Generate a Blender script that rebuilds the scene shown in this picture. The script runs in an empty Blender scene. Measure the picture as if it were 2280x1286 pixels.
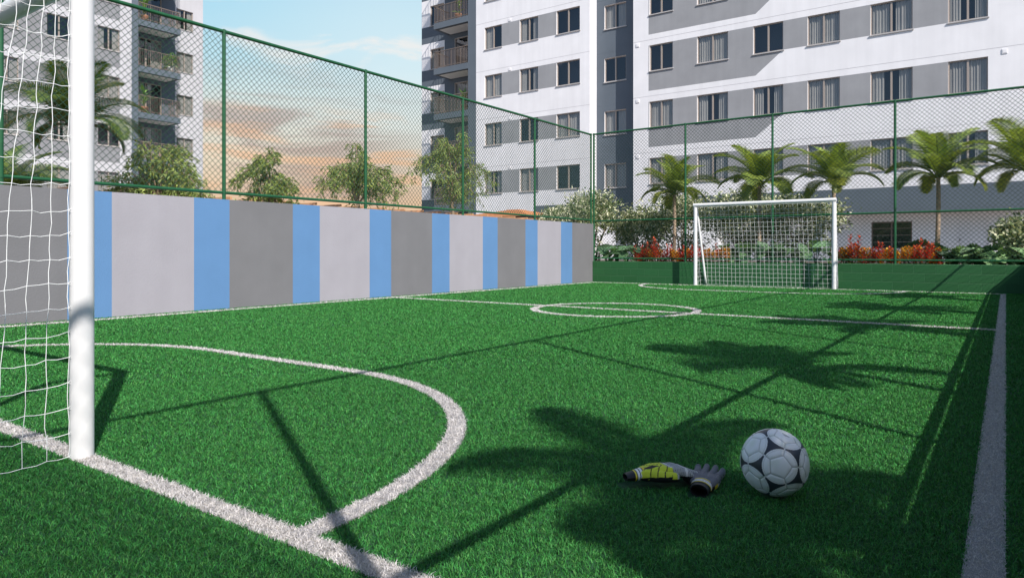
import bpy, math, random
import numpy as np
from mathutils import Vector, Matrix
random.seed(7); rng = np.random.default_rng(11)
R = math.radians; PI = math.pi
scene = bpy.context.scene
col = scene.collection
# ------------------------------------------------------------------ camera
A = R(35.45); SA, CA = math.sin(A), math.cos(A)
CH, FOC, HOR = 0.85, 1545.0, 559.0
cam = bpy.data.cameras.new('camera'); cam_o = bpy.data.objects.new('camera', cam); col.objects.link(cam_o)
cam_o.location = (0, 0, CH); cam_o.rotation_euler = (R(90), 0, A)
cam.sensor_width = 36; cam.lens = 36 * FOC / 2280; cam.shift_y = -(643 - HOR) / 2280
cam.clip_start = 0.05; cam.clip_end = 2000
scene.camera = cam_o
# photo column -> place on a wall plane (used to measure where things stand)
def x_on(px, Y):
    t = (px - 1140) / FOC; return Y * (-SA + CA * t) / (CA + SA * t)
def y_on(px, X):
    t = (px - 1140) / FOC; return X * (CA + SA * t) / (-SA + CA * t)
# ------------------------------------------------------------------ helpers
def link(o, parent=None):
    col.objects.link(o)
    if parent is not None: o.parent = parent
    return o
def wloc(o):
    v = Vector((0, 0, 0))
    while o is not None: v += o.location; o = o.parent
    return v
def tag(o, label=None, cat=None, group=None, kind=None):
    if label: o['label'] = label
    if cat: o['category'] = cat
    if group: o['group'] = group
    if kind: o['kind'] = kind
    return o
def thing(name, label, cat, loc=(0, 0, 0), group=None):
    o = bpy.data.objects.new(name, None); o.empty_display_size = .2; o.location = loc
    link(o); return tag(o, label, cat, group)
class MB:
    def __init__(s): s.v = []; s.f = []; s.m = []; s.tint = None
    def quad(s, a, b, c, d, m=0):
        n = len(s.v); s.v += [tuple(a), tuple(b), tuple(c), tuple(d)]; s.f.append((n, n+1, n+2, n+3)); s.m.append(m)
    def poly(s, pts, m=0):
        n = len(s.v); s.v += [tuple(p) for p in pts]; s.f.append(tuple(range(n, n+len(pts)))); s.m.append(m)
    def hexa(s, p, m=0):   # 8 corners: bottom 4, top 4
        n = len(s.v); s.v += [tuple(q) for q in p]
        for f in ((0,3,2,1),(4,5,6,7),(0,1,5,4),(1,2,6,5),(2,3,7,6),(3,0,4,7)):
            s.f.append(tuple(n+i for i in f)); s.m.append(m)
    def box(s, x0, x1, y0, y1, z0, z1, m=0):
        s.hexa([(x0,y0,z0),(x1,y0,z0),(x1,y1,z0),(x0,y1,z0),(x0,y0,z1),(x1,y0,z1),(x1,y1,z1),(x0,y1,z1)], m)
    def tube(s, pts, rad, n=8, m=0, cap=True):
        pts = [Vector(p) for p in pts]
        if not hasattr(rad, '__len__'): rad = [rad] * len(pts)
        base = len(s.v); up = None
        for i, p in enumerate(pts):
            t = (pts[min(i+1, len(pts)-1)] - pts[max(i-1, 0)]).normalized()
            if up is None:
                up = Vector((0,0,1)) if abs(t.z) < .9 else Vector((1,0,0))
            a = t.cross(up).normalized(); b = a.cross(t).normalized(); up = b
            for k in range(n):
                q = 2*PI*k/n; s.v.append(tuple(p + (a*math.cos(q) + b*math.sin(q)) * rad[i]))
        for i in range(len(pts)-1):
            for k in range(n):
                k2 = (k+1) % n
                s.f.append((base+i*n+k, base+i*n+k2, base+(i+1)*n+k2, base+(i+1)*n+k)); s.m.append(m)
        if cap and n > 2:
            s.f.append(tuple(base+k for k in reversed(range(n)))); s.m.append(m)
            s.f.append(tuple(base+(len(pts)-1)*n+k for k in range(n))); s.m.append(m)
    def lathe(s, prof, n=16, m=0, c=(0,0,0)):
        base = len(s.v)
        for r, z in prof:
            for k in range(n):
                q = 2*PI*k/n; s.v.append((c[0]+r*math.cos(q), c[1]+r*math.sin(q), c[2]+z))
        for i in range(len(prof)-1):
            for k in range(n):
                k2 = (k+1) % n; s.f.append((base+i*n+k, base+i*n+k2, base+(i+1)*n+k2, base+(i+1)*n+k)); s.m.append(m)
    def build(s, name, mats, parent=None, smooth=False, bevel=0):
        me = bpy.data.meshes.new(name)
        o = Vector((0,0,0)) if parent is None else wloc(parent)
        me.from_pydata([(v[0]-o.x, v[1]-o.y, v[2]-o.z) for v in s.v], [], s.f)
        if not isinstance(mats, (list, tuple)): mats = [mats]
        for m in mats: me.materials.append(m)
        if len(mats) > 1: me.polygons.foreach_set('material_index', s.m)
        if smooth: me.polygons.foreach_set('use_smooth', [True]*len(me.polygons))
        if s.tint is not None:
            at = me.color_attributes.new('tint', 'FLOAT_COLOR', 'POINT')
            at.data.foreach_set('color', np.asarray(s.tint, dtype=np.float32).ravel())
        ob = link(bpy.data.objects.new(name, me), parent)
        if bevel:
            b = ob.modifiers.new('bevel', 'BEVEL'); b.width = bevel; b.segments = 2; b.limit_method = 'ANGLE'
        return ob
def np_mesh(name, V, F, mat, tint=None, parent=None, smooth=False):
    """V (n,3) array, F list of (k,4) or (k,3) index arrays"""
    me = bpy.data.meshes.new(name)
    me.vertices.add(len(V)); me.vertices.foreach_set('co', np.asarray(V, np.float32).ravel())
    tot = np.concatenate([np.full(len(f), f.shape[1], np.int32) for f in F])
    idx = np.concatenate([f.ravel() for f in F]).astype(np.int32)
    st = np.concatenate([[0], np.cumsum(tot)[:-1]]).astype(np.int32)
    me.loops.add(len(idx)); me.loops.foreach_set('vertex_index', idx)
    me.polygons.add(len(tot)); me.polygons.foreach_set('loop_start', st); me.polygons.foreach_set('loop_total', tot)
    if smooth: me.polygons.foreach_set('use_smooth', np.ones(len(tot), bool))
    if tint is not None:
        at = me.color_attributes.new('tint', 'FLOAT_COLOR', 'POINT')
        at.data.foreach_set('color', np.asarray(tint, np.float32).ravel())
    me.update(calc_edges=True)
    for m in (mat if isinstance(mat, (list, tuple)) else [mat]): me.materials.append(m)
    return link(bpy.data.objects.new(name, me), parent)
def copy_tree(o, parent=None):
    c = o.copy(); col.objects.link(c); c.parent = parent
    for ch in o.children: copy_tree(ch, c)
    return c
# ------------------------------------------------------------------ materials
def new_mat(name):
    m = bpy.data.materials.new(name); m.use_nodes = True
    nt = m.node_tree; b = nt.nodes['Principled BSDF']; return m, nt, b
def mat(name, c, rough=.6, var=.0, scale=3., bump=0., bscale=60., metal=0., spec=.5, coord='Object', dirt=0.):
    m, nt, b = new_mat(name)
    b.inputs['Roughness'].default_value = rough; b.inputs['Metallic'].default_value = metal
    b.inputs['Specular IOR Level'].default_value = spec
    b.inputs['Base Color'].default_value = (*c, 1)
    tc = nt.nodes.new('ShaderNodeTexCoord')
    if var:
        n = nt.nodes.new('ShaderNodeTexNoise'); n.inputs['Scale'].default_value = scale; n.inputs['Detail'].default_value = 6
        nt.links.new(tc.outputs[coord], n.inputs['Vector'])
        mr = nt.nodes.new('ShaderNodeMapRange'); mr.inputs[1].default_value = .3; mr.inputs[2].default_value = .7
        mr.inputs[3].default_value = 1-var; mr.inputs[4].default_value = 1+var
        nt.links.new(n.outputs['Fac'], mr.inputs[0])
        mx = nt.nodes.new('ShaderNodeVectorMath'); mx.operation = 'SCALE'; mx.inputs[0].default_value = c
        nt.links.new(mr.outputs[0], mx.inputs['Scale']); nt.links.new(mx.outputs[0], b.inputs['Base Color'])
        if dirt:   # soft streaks running down
            mp = nt.nodes.new('ShaderNodeMapping'); mp.inputs['Scale'].default_value = (2.2, 2.2, .12)
            nt.links.new(tc.outputs[coord], mp.inputs['Vector'])
            n2 = nt.nodes.new('ShaderNodeTexNoise'); n2.inputs['Scale'].default_value = 1.6; n2.inputs['Detail'].default_value = 8
            nt.links.new(mp.outputs[0], n2.inputs['Vector'])
            m2 = nt.nodes.new('ShaderNodeMapRange'); m2.inputs[1].default_value = .35; m2.inputs[2].default_value = .75
            m2.inputs[3].default_value = 1.0; m2.inputs[4].default_value = 1-dirt
            nt.links.new(n2.outputs['Fac'], m2.inputs[0])
            mm = nt.nodes.new('ShaderNodeVectorMath'); mm.operation = 'SCALE'
            nt.links.new(mx.outputs[0], mm.inputs[0]); nt.links.new(m2.outputs[0], mm.inputs['Scale'])
            nt.links.new(mm.outputs[0], b.inputs['Base Color'])
    if bump:
        n = nt.nodes.new('ShaderNodeTexNoise'); n.inputs['Scale'].default_value = bscale; n.inputs['Detail'].default_value = 4
        nt.links.new(tc.outputs[coord], n.inputs['Vector'])
        bp = nt.nodes.new('ShaderNodeBump'); bp.inputs['Strength'].default_value = bump; bp.inputs['Distance'].default_value = .01
        nt.links.new(n.outputs['Fac'], bp.inputs['Height']); nt.links.new(bp.outputs[0], b.inputs['Normal'])
    return m
def leaf_mat(name, c, trans=.35, rough=.45, spec=.4, c2=None):
    m, nt, b = new_mat(name)
    at = nt.nodes.new('ShaderNodeAttribute'); at.attribute_name = 'tint'
    mul = nt.nodes.new('ShaderNodeVectorMath'); mul.operation = 'MULTIPLY'; mul.inputs[1].default_value = c
    nt.links.new(at.outputs['Color'], mul.inputs[0])
    nt.links.new(mul.outputs[0], b.inputs['Base Color'])
    b.inputs['Roughness'].default_value = rough; b.inputs['Specular IOR Level'].default_value = spec
    tr = nt.nodes.new('ShaderNodeBsdfTranslucent')
    sc = nt.nodes.new('ShaderNodeVectorMath'); sc.operation = 'MULTIPLY'; sc.inputs[1].default_value = (1.15, 1.1, .55)
    nt.links.new(mul.outputs[0], sc.inputs[0]); nt.links.new(sc.outputs[0], tr.inputs['Color'])
    mx = nt.nodes.new('ShaderNodeMixShader'); mx.inputs[0].default_value = trans
    nt.links.new(b.outputs[0], mx.inputs[1]); nt.links.new(tr.outputs[0], mx.inputs[2])
    nt.links.new(mx.outputs[0], nt.nodes['Material Output'].inputs['Surface'])
    return m
M = {}
M['white_wall'] = mat('white render', (.80,.78,.80), .85, .045, .9, .25, 40, dirt=.07)
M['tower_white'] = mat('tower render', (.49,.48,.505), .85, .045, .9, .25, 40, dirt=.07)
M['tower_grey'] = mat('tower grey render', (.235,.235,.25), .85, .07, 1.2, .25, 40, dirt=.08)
M['grey_wall'] = mat('grey render', (.30,.30,.315), .85, .07, 1.2, .25, 40, dirt=.08)
M['blue_wall'] = mat('slate blue render', (.102,.124,.152), .85, .06, 1.2, .25, 40)
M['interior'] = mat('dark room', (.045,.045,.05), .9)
M['frame'] = mat('bronze window frame', (.36,.30,.26), .45, metal=.2)
M['sill'] = mat('stone sill', (.42,.40,.40), .7, .1, 6)
M['curtain'] = mat('curtain', (.33,.315,.29), .9, .05, 4)
M['ceiling'] = mat('balcony ceiling', (.78,.77,.76), .8)
M['rail'] = mat('brown railing', (.20,.155,.13), .5, metal=.2)
M['joint'] = mat('render joint', (.52,.50,.52), .9)
M['stripe_light'] = mat('light grey stripe', (.345,.325,.365), .8, .035, 2.2, .3, 55, dirt=.05)
M['stripe_dark'] = mat('dark grey stripe', (.172,.168,.180), .8, .05, 2.2, .3, 55, dirt=.05)
M['stripe_blue'] = mat('blue stripe', (.105,.225,.43), .75, .035, 2.2, .3, 55, dirt=.04)
M['fence_green'] = mat('green fence paint', (.013,.088,.033), .4, .15, 8)
M['wire_green'] = mat('green coated wire', (.010,.045,.024), .5)
M['goal_white'] = mat('white goal paint', (.72,.71,.72), .32, .03, 6)
M['net'] = mat('white net cord', (.82,.82,.83), .7)
M['soil'] = mat('garden soil', (.06,.045,.03), .95, .3, 5, .8, 25)
M['ground'] = mat('paving', (.30,.27,.24), .9, .15, .8, .3, 20)
M['turf_base'] = mat('turf backing', (.016,.09,.03), .95, .35, 30, .6, 300)
M['line_base'] = mat('white turf backing', (.34,.33,.34), .95, .2, 60)
M['bark'] = mat('bark', (.25,.18,.12), .9, .3, 9, .8, 40)
M['palm_bark'] = mat('palm bark', (.34,.25,.18), .9, .25, 12, .8, 50)
M['wood'] = mat('pergola timber', (.55,.30,.16), .7, .15, 6)
M['tile'] = mat('clay tile', (.52,.24,.11), .8, .2, 9, .5, 30)
M['pot'] = mat('white pot', (.78,.77,.75), .5)
M['terracotta'] = mat('terracotta pot', (.45,.20,.11), .8)
M['black'] = mat('black neoprene', (.010,.010,.012), .55)
M['yellow'] = mat('yellow band', (.75,.62,.03), .5)
M['white_rub'] = mat('white band', (.80,.80,.78), .5)
M['leaf_tree'] = leaf_mat('feathery tree leaves', (.21,.285,.095))
M['leaf_palm'] = leaf_mat('palm fronds', (.185,.265,.058), .3, .38)
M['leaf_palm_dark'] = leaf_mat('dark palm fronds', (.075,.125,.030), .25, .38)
M['leaf_shrub'] = leaf_mat('variegated leaves', (1,1,1), .2, .4)
M['leaf_big'] = leaf_mat('broad glossy leaves', (.075,.16,.075), .25, .3)
M['petal'] = leaf_mat('flower bracts', (1,1,1), .25, .5)
M['grass'] = leaf_mat('turf blades', (1,1,1), .25, .5, .25)
M['line'] = leaf_mat('white turf blades', (1,1,1), .25, .6, .2)
# green painted blockwork with recessed joints
def block_mat():
    m, nt, b = new_mat('green painted blockwork')
    tc = nt.nodes.new('ShaderNodeTexCoord'); sx = nt.nodes.new('ShaderNodeSeparateXYZ'); nt.links.new(tc.outputs['Object'], sx.inputs[0])
    ad = nt.nodes.new('ShaderNodeMath'); ad.operation = 'ADD'; nt.links.new(sx.outputs[0], ad.inputs[0]); nt.links.new(sx.outputs[1], ad.inputs[1])
    cb = nt.nodes.new('ShaderNodeCombineXYZ'); nt.links.new(ad.outputs[0], cb.inputs[0]); nt.links.new(sx.outputs[2], cb.inputs[1])
    br = nt.nodes.new('ShaderNodeTexBrick'); nt.links.new(cb.outputs[0], br.inputs['Vector'])
    br.inputs['Scale'].default_value = 1; br.inputs['Brick Width'].default_value = .40; br.inputs['Row Height'].default_value = .19
    br.inputs['Mortar Size'].default_value = .006; br.inputs['Mortar Smooth'].default_value = .3
    br.inputs['Color1'].default_value = (.015,.095,.026,1); br.inputs['Color2'].default_value = (.019,.110,.032,1); br.inputs['Mortar'].default_value = (.030,.125,.045,1)
    nt.links.new(br.outputs['Color'], b.inputs['Base Color']); b.inputs['Roughness'].default_value = .6
    n = nt.nodes.new('ShaderNodeTexNoise'); n.inputs['Scale'].default_value = 90; nt.links.new(tc.outputs['Object'], n.inputs['Vector'])
    mu = nt.nodes.new('ShaderNodeMath'); mu.operation = 'MULTIPLY_ADD'; mu.inputs[1].default_value = -1.0
    nt.links.new(br.outputs['Fac'], mu.inputs[0])
    sm = nt.nodes.new('ShaderNodeMath'); sm.operation = 'MULTIPLY'; sm.inputs[1].default_value = .25; nt.links.new(n.outputs['Fac'], sm.inputs[0])
    nt.links.new(sm.outputs[0], mu.inputs[2])
    bp = nt.nodes.new('ShaderNodeBump'); bp.inputs['Strength'].default_value = .8; bp.inputs['Distance'].default_value = .008
    nt.links.new(mu.outputs[0], bp.inputs['Height']); nt.links.new(bp.outputs[0], b.inputs['Normal'])
    return m
M['block'] = block_mat()
def glass_mat():
    m, nt, b = new_mat('window glass'); out = nt.nodes['Material Output']
    tr = nt.nodes.new('ShaderNodeBsdfTransparent'); tr.inputs[0].default_value = (.86,.87,.88,1)
    gl = nt.nodes.new('ShaderNodeBsdfGlossy'); gl.inputs['Roughness'].default_value = .02; gl.inputs['Color'].default_value = (.9,.93,1,1)
    lw = nt.nodes.new('ShaderNodeLayerWeight'); lw.inputs[0].default_value = .5
    fr = nt.nodes.new('ShaderNodeMath'); fr.operation = 'POWER'; fr.inputs[1].default_value = 4.0; nt.links.new(lw.outputs['Facing'], fr.inputs[0])
    ad = nt.nodes.new('ShaderNodeMath'); ad.operation = 'MULTIPLY_ADD'; ad.inputs[1].default_value = .90; ad.inputs[2].default_value = .07
    nt.links.new(fr.outputs[0], ad.inputs[0])
    mx = nt.nodes.new('ShaderNodeMixShader'); nt.links.new(ad.outputs[0], mx.inputs[0]); nt.links.new(tr.outputs[0], mx.inputs[1]); nt.links.new(gl.outputs[0], mx.inputs[2])
    nt.links.new(mx.outputs[0], out.inputs['Surface']); nt.nodes.remove(b); m.use_transparent_shadow = True; return m
M['glass'] = glass_mat()
def vcol_mat(name, rough=.45, spec=.5, coat=0):
    m, nt, b = new_mat(name); at = nt.nodes.new('ShaderNodeAttribute'); at.attribute_name = 'tint'
    nt.links.new(at.outputs['Color'], b.inputs['Base Color']); b.inputs['Roughness'].default_value = rough
    b.inputs['Specular IOR Level'].default_value = spec; b.inputs['Coat Weight'].default_value = coat; return m
M['ball'] = vcol_mat('ball leather', .35, .5, .15)
M['glove'] = vcol_mat('glove latex', .6, .3)
# ------------------------------------------------------------------ sun and sky
SUN = Vector((.98, -.54, 1.0)).normalized()
sl = bpy.data.lights.new('sun', 'SUN'); sl.energy = 4.6; sl.angle = R(.5); sl.color = (1, .955, .89)
so = link(bpy.data.objects.new('sun', sl)); so.rotation_euler = SUN.to_track_quat('Z', 'Y').to_euler(); so.location = (8, -6, 9)
w = bpy.data.worlds.new('World'); scene.world = w; w.use_nodes = True
nt = w.node_tree; bg = nt.nodes['Background']; L = nt.links.new
sky = nt.nodes.new('ShaderNodeTexSky'); sky.sky_type = 'NISHITA'; sky.sun_disc = False
sky.sun_elevation = math.asin(SUN.z); sky.sun_rotation = math.atan2(SUN.x, SUN.y); sky.air_density = 1.0; sky.dust_density = 1.0; sky.ozone_density = 1.5
bg.inputs['Strength'].default_value = .12
tc = nt.nodes.new('ShaderNodeTexCoord'); sep = nt.nodes.new('ShaderNodeSeparateXYZ'); L(tc.outputs['Generated'], sep.inputs[0])
# clouds: colours given as scene radiance / strength
def ramp(stops, inp):
    r = nt.nodes.new('ShaderNodeValToRGB'); L(inp, r.inputs[0]); e = r.color_ramp.elements
    while len(e) < len(stops): e.new(.5)
    for el, (p, c) in zip(e, stops): el.position = p; el.color = (*c, 1)
    return r
K = .125
hz = ramp([(.0,(.92,.55,.32)),(.06,(.92,.63,.40)),(.12,(.92,.78,.60)),(.18,(.84,.88,.82)),(.25,(.54,.82,.94)),(.34,(.34,.72,.94)),(1,(.16,.36,.62))], sep.outputs[2])
def noise(scale, detail, sc, rough=.55):
    mp = nt.nodes.new('ShaderNodeMapping'); mp.inputs['Scale'].default_value = sc; mp.inputs['Rotation'].default_value = (0, R(6), 0); L(tc.outputs['Generated'], mp.inputs[0])
    n = nt.nodes.new('ShaderNodeTexNoise'); n.inputs['Scale'].default_value = scale; n.inputs['Detail'].default_value = detail; n.inputs['Roughness'].default_value = rough
    n.inputs['Distortion'].default_value = .6
    L(mp.outputs[0], n.inputs['Vector']); return n
n1 = noise(5.0, 8, (1, 1, 5.5)); n2 = noise(6.5, 8, (1, 1, 6)); n3 = noise(7, 7, (1, 1, 2.6))
def math_node(op, a, b, c=None, clamp=False):
    m = nt.nodes.new('ShaderNodeMath'); m.operation = op; m.use_clamp = clamp
    for i, q in enumerate((a, b, c)):
        if q is None: continue
        if isinstance(q, (int, float)): m.inputs[i].default_value = q
        else: L(q, m.inputs[i])
    return m.outputs[0]
def mapr(v, a, b, c=0., d=1.):
    m = nt.nodes.new('ShaderNodeMapRange'); m.interpolation_type = 'SMOOTHSTEP'; L(v, m.inputs[0])
    for i, q in enumerate((a, b, c, d)): m.inputs[i+1].default_value = q
    return m.outputs[0]
def mixc(f, a, b):
    m = nt.nodes.new('ShaderNodeMix'); m.data_type = 'RGBA'; L(f, m.inputs[0])
    for i, q in ((6, a), (7, b)):
        if isinstance(q, tuple): m.inputs[i].default_value = (*q, 1)
        else: L(q, m.inputs[i])
    return m.outputs[2]
low = math_node('MULTIPLY', mapr(sep.outputs[2], .03, .09), mapr(sep.outputs[2], .27, .17))
pale = math_node('MULTIPLY', mapr(sep.outputs[0], -.90, -.66), mapr(sep.outputs[2], .08, .2))
base = mixc(math_node('MULTIPLY', pale, .5), hz.outputs[0], (.88,.97,.99))
c1 = math_node('MULTIPLY', mapr(n1.outputs[0], .43, .60), math_node('MULTIPLY', low, mapr(sep.outputs[0], -.66, -.76, .15, 1.)))
skyc = mixc(math_node('MULTIPLY', c1, .68), base, (.50,.36,.33))
c2 = math_node('MULTIPLY', mapr(n2.outputs[0], .48, .64), math_node('MULTIPLY', mapr(sep.outputs[2], .02, .08), mapr(sep.outputs[2], .22, .14)))
skyc = mixc(math_node('MULTIPLY', c2, .75), skyc, (1.0,.62,.38))
c3 = math_node('MULTIPLY', mapr(n3.outputs[0], .53, .68), mapr(sep.outputs[2], .19, .25))
skyc = mixc(math_node('MULTIPLY', c3, .75), skyc, (.96,.93,.90))
west = math_node('MULTIPLY', mapr(sep.outputs[0], -.30, -.58), mapr(sep.outputs[1], -.5, .1))
skyc = mixc(west, ramp([(.0,(.62,.76,.90)),(.15,(.40,.62,.88)),(.4,(.26,.48,.80)),(1,(.16,.36,.62))], sep.outputs[2]).outputs[0], skyc)
scl = nt.nodes.new('ShaderNodeVectorMath'); scl.operation = 'SCALE'; L(skyc, scl.inputs[0]); scl.inputs['Scale'].default_value = .74/.12
full = mixc(mapr(sep.outputs[2], .30, .60), scl.outputs[0], sky.outputs[0])
L(full, bg.inputs['Color'])
vs = scene.view_settings; vs.view_transform = 'Standard'; vs.look = 'None'; vs.exposure = .35; vs.gamma = 1
scene.render.use_simplify = False
scene.cycles.max_bounces = 6; scene.cycles.transparent_max_bounces = 16; scene.cycles.use_denoising = True; scene.cycles.use_adaptive_sampling = False
scene.cycles.sample_clamp_indirect = 6
# ------------------------------------------------------------------ ground and court
XW, YB, XR = -9.36, 17.0, .30     # faces of striped wall, back wall, right wall
g = MB(); g.quad((-600,-300,-.06),(600,-300,-.06),(600,900,-.06),(-600,900,-.06)); tag(g.build('ground', M['ground']), kind='structure')
g = MB(); g.box(-26, 14, YB+.16, 30.5, -.05, .44); tag(g.build('garden_bed', M['soil']), kind='structure')
g = MB(); g.quad((XW,-3,0),(XR,-3,0),(XR,YB,0),(XW,YB,0)); tag(g.build('turf', M['turf_base']), kind='structure')
# markings: name, signed test
YN, YF, YH, XL = 1.30, 16.62, 9.05, -9.10
lines = [
 ('near_goal_line', lambda x,y: (abs(y-YN) < .043) & (x > XL-.04) & (x < 0)),
 ('far_goal_line', lambda x,y: (abs(y-YF) < .055) & (x > XL-.04) & (x < 0)),
 ('wall_touch_line', lambda x,y: (abs(x-XL) < .06) & (y > YN) & (y < YF)),
 ('fence_touch_line', lambda x,y: (abs(x+.046) < .043) & (y > YN-.04) & (y < YF+.04)),
 ('halfway_line', lambda x,y: (abs(y-YH) < .055) & (x > XL) & (x < 0)),
 ('centre_circle', lambda x,y: abs(np.hypot(x+4.62, y-YH) - 1.16) < .055),
 ('near_penalty_line', lambda x,y: pen(x, y-YN)),
 ('far_penalty_line', lambda x,y: pen(x, YF-y)),
]
def pen(x, dy):
    cx = np.clip(x, -5.5, -3.74); d = np.hypot(x-cx, dy); return (abs(d - 2.03) < .045) & (dy > 0)
def strip(name, pts, w, z=.004):
    m = MB(); P = [Vector((*p, z)) for p in pts]; n = len(P); L_, R_ = [], []
    for i in range(n):
        t = (P[min(i+1,n-1)] - P[max(i-1,0)]).normalized(); s = Vector((-t.y, t.x, 0)) * w/2
        L_.append(P[i]+s); R_.append(P[i]-s)
    for i in range(n-1): m.quad(R_[i], R_[i+1], L_[i+1], L_[i])
    return m
def arc(cx, cy, r, a0, a1, n=48): return [(cx+r*math.cos(a0+(a1-a0)*i/n), cy+r*math.sin(a0+(a1-a0)*i/n)) for i in range(n+1)]
pn = arc(-3.74, YN, 2.03, 0, PI/2, 24) + arc(-5.5, YN, 2.03, PI/2, PI, 24)
pf = arc(-3.74, YF, 2.03, 0, -PI/2, 24) + arc(-5.5, YF, 2.03, -PI/2, -PI, 24)
base_pts = {'near_goal_line': ([(XL,YN),(0,YN)], .08), 'far_goal_line': ([(XL,YF),(0,YF)], .08), 'wall_touch_line': ([(XL,YN),(XL,YF)], .09),
 'fence_touch_line': ([(-.048,YN),(-.048,YF)], .095), 'halfway_line': ([(XL,YH),(0,YH)], .08), 'centre_circle': (arc(-4.62,YH,1.16,0,2*PI,72), .085),
 'near_penalty_line': (pn, .085), 'far_penalty_line': (pf, .085)}
# turf blades
BALL = (-.655, 2.49); BR = .113
GA0, GA1 = Vector((-1.112, 2.292)), Vector((-.925, 2.462))       # cuff end -> fingertips of the two gloves
GB0, GB1 = Vector((-.868, 2.345)), Vector((-.912, 2.585))
def seg_d(x, y, a, b):
    ab = b - a; t = np.clip(((x-a.x)*ab.x + (y-a.y)*ab.y) / ab.length_squared, 0, 1); return np.hypot(x-a.x-t*ab.x, y-a.y-t*ab.y)
def scatter(dens_mul=1., mask=None):
    out = []
    for r0, r1, den, wd, ht in ((.9,2.4,44000,.0021,.0145),(2.4,3.4,32000,.0024,.015),(3.4,5,20000,.0030,.0165),(5,8,9000,.0045,.019),(8,12,4600,.0062,.020),(12,21.5,2500,.0085,.021)):
        area = (r1*r1-r0*r0) * R(50); n = int(area*den*dens_mul)
        r = np.sqrt(rng.random(n)*(r1*r1-r0*r0)+r0*r0); a = A + (rng.random(n)-.5)*2*R(50)
        x = -np.sin(a)*r; y = np.cos(a)*r
        k = (x > XW+.005) & (x < XR-.005) & (y > .1) & (y < YB-.005)
        x, y = x[k], y[k]
        out.append(np.stack([x, y, np.full(len(x), wd), np.full(len(x), ht)], 1))
    return np.concatenate(out)
def blades(S, kind):
    n = len(S); x, y, wd, ht = S.T
    az = rng.random(n)*2*PI; lean = .35 + .9*rng.random(n)
    h = ht*(.55+.75*rng.random(n))*(1.12 if kind == 'white' else 1); wd = wd*(.7+.6*rng.random(n))
    az2 = rng.random(n)*2*PI
    sx, sy = np.cos(az2)*wd/2, np.sin(az2)*wd/2
    dx, dy = np.cos(az)*lean*h, np.sin(az)*lean*h
    V = np.zeros((n,5,3))
    V[:,0] = np.stack([x-sx, y-sy, np.zeros(n)], 1); V[:,1] = np.stack([x+sx, y+sy, np.zeros(n)], 1)
    V[:,2] = np.stack([x+sx*.9+dx*.4, y+sy*.9+dy*.4, h*.6], 1); V[:,3] = np.stack([x-sx*.9+dx*.4, y-sy*.9+dy*.4, h*.6], 1)
    V[:,4] = np.stack([x+dx*1.15, y+dy*1.15, h*np.maximum(.55, 1-.28*lean)], 1)
    i = np.arange(n)*5
    Q = np.stack([i, i+1, i+2, i+3], 1); T = np.stack([i+3, i+2, i+4], 1)
    C = np.ones((n,5,4)); q = rng.random(n)
    if kind == 'green':
        b = .45 + 1.15*q**1.3; y_ = rng.random(n)**3
        C[:,:,0] = ((.047 + .05*y_)*b)[:,None]; C[:,:,1] = ((.250 + .03*y_)*b)[:,None]; C[:,:,2] = ((.056 + .004*y_)*b)[:,None]
    else:
        b = .66 + .48*q
        C[:,:,0] = (.78*b)[:,None]; C[:,:,1] = (.745*b)[:,None]; C[:,:,2] = (.775*b)[:,None]
    return V.reshape(-1,3), [Q, T], C.reshape(-1,4)
S = scatter(1.0)
used = np.zeros(len(S), bool)
clear = (np.hypot(S[:,0]-BALL[0], S[:,1]-BALL[1]) < .045) | (seg_d(S[:,0],S[:,1],GA0,GA1) < .045) | (seg_d(S[:,0],S[:,1],GB0,GB1) < .045)
for nm, f in lines: used |= f(S[:,0], S[:,1])
V, F, C = blades(S[~used & ~clear], 'green')
tag(np_mesh('grass', V, F, M['grass'], C), kind='stuff')
S2 = scatter(1.7); done = np.zeros(len(S2), bool)
for nm, f in lines:
    k = f(S2[:,0], S2[:,1]) & ~done; done |= k
    pts, wd = base_pts[nm]
    st = strip(nm, pts, wd, .004 + .0005*list(base_pts).index(nm))
    sel = S2[k].copy(); sel[:,3] *= .75 if nm == 'fence_touch_line' else 1
    V, F, C = blades(sel, 'white')
    nb = len(st.v)
    V = np.concatenate([np.array(st.v), V]); F = [np.array(st.f)] + [q + nb for q in F]
    C = np.concatenate([np.tile([.42,.40,.42,1], (nb,1)), C])
    tag(np_mesh(nm, V, F, M['line'], C), kind='structure')
# ------------------------------------------------------------------ striped wall
edges = [150,249,432,511,652,712,823,871,962,1001,1075,1108,1170,1197,1249,1274]
ys = [-3.0] + [y_on(p, XW) for p in edges] + [YB+.14]
cols_ = ['d','b','l','b','d','b','l','b','d','b','l','b','d','b','l','b','d']
mi = {'l':0,'d':1,'b':2}
m = MB(); WT = 1.61
for (a, b, c) in zip(ys[:-1], ys[1:], cols_):
    m.quad((XW,a,-.05),(XW,b,-.05),(XW,b,WT),(XW,a,WT), mi[c])
    m.quad((XW,a,WT),(XW,b,WT),(XW-.16,b,WT),(XW-.16,a,WT), mi[c])
m.quad((XW-.16,-3,-.05),(XW-.16,-3,WT),(XW-.16,ys[-1],WT),(XW-.16,ys[-1],-.05), 0)
m.quad((XW,-3,-.05),(XW,-3,WT),(XW-.16,-3,WT),(XW-.16,-3,-.05), 1)
m.quad((XW,ys[-1],-.05),(XW-.16,ys[-1],-.05),(XW-.16,ys[-1],WT),(XW,ys[-1],WT), 1)
tag(m.build('striped_wall', [M['stripe_light'], M['stripe_dark'], M['stripe_blue']]), 'rendered side wall painted in grey and sky blue vertical stripes', 'wall')
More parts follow.
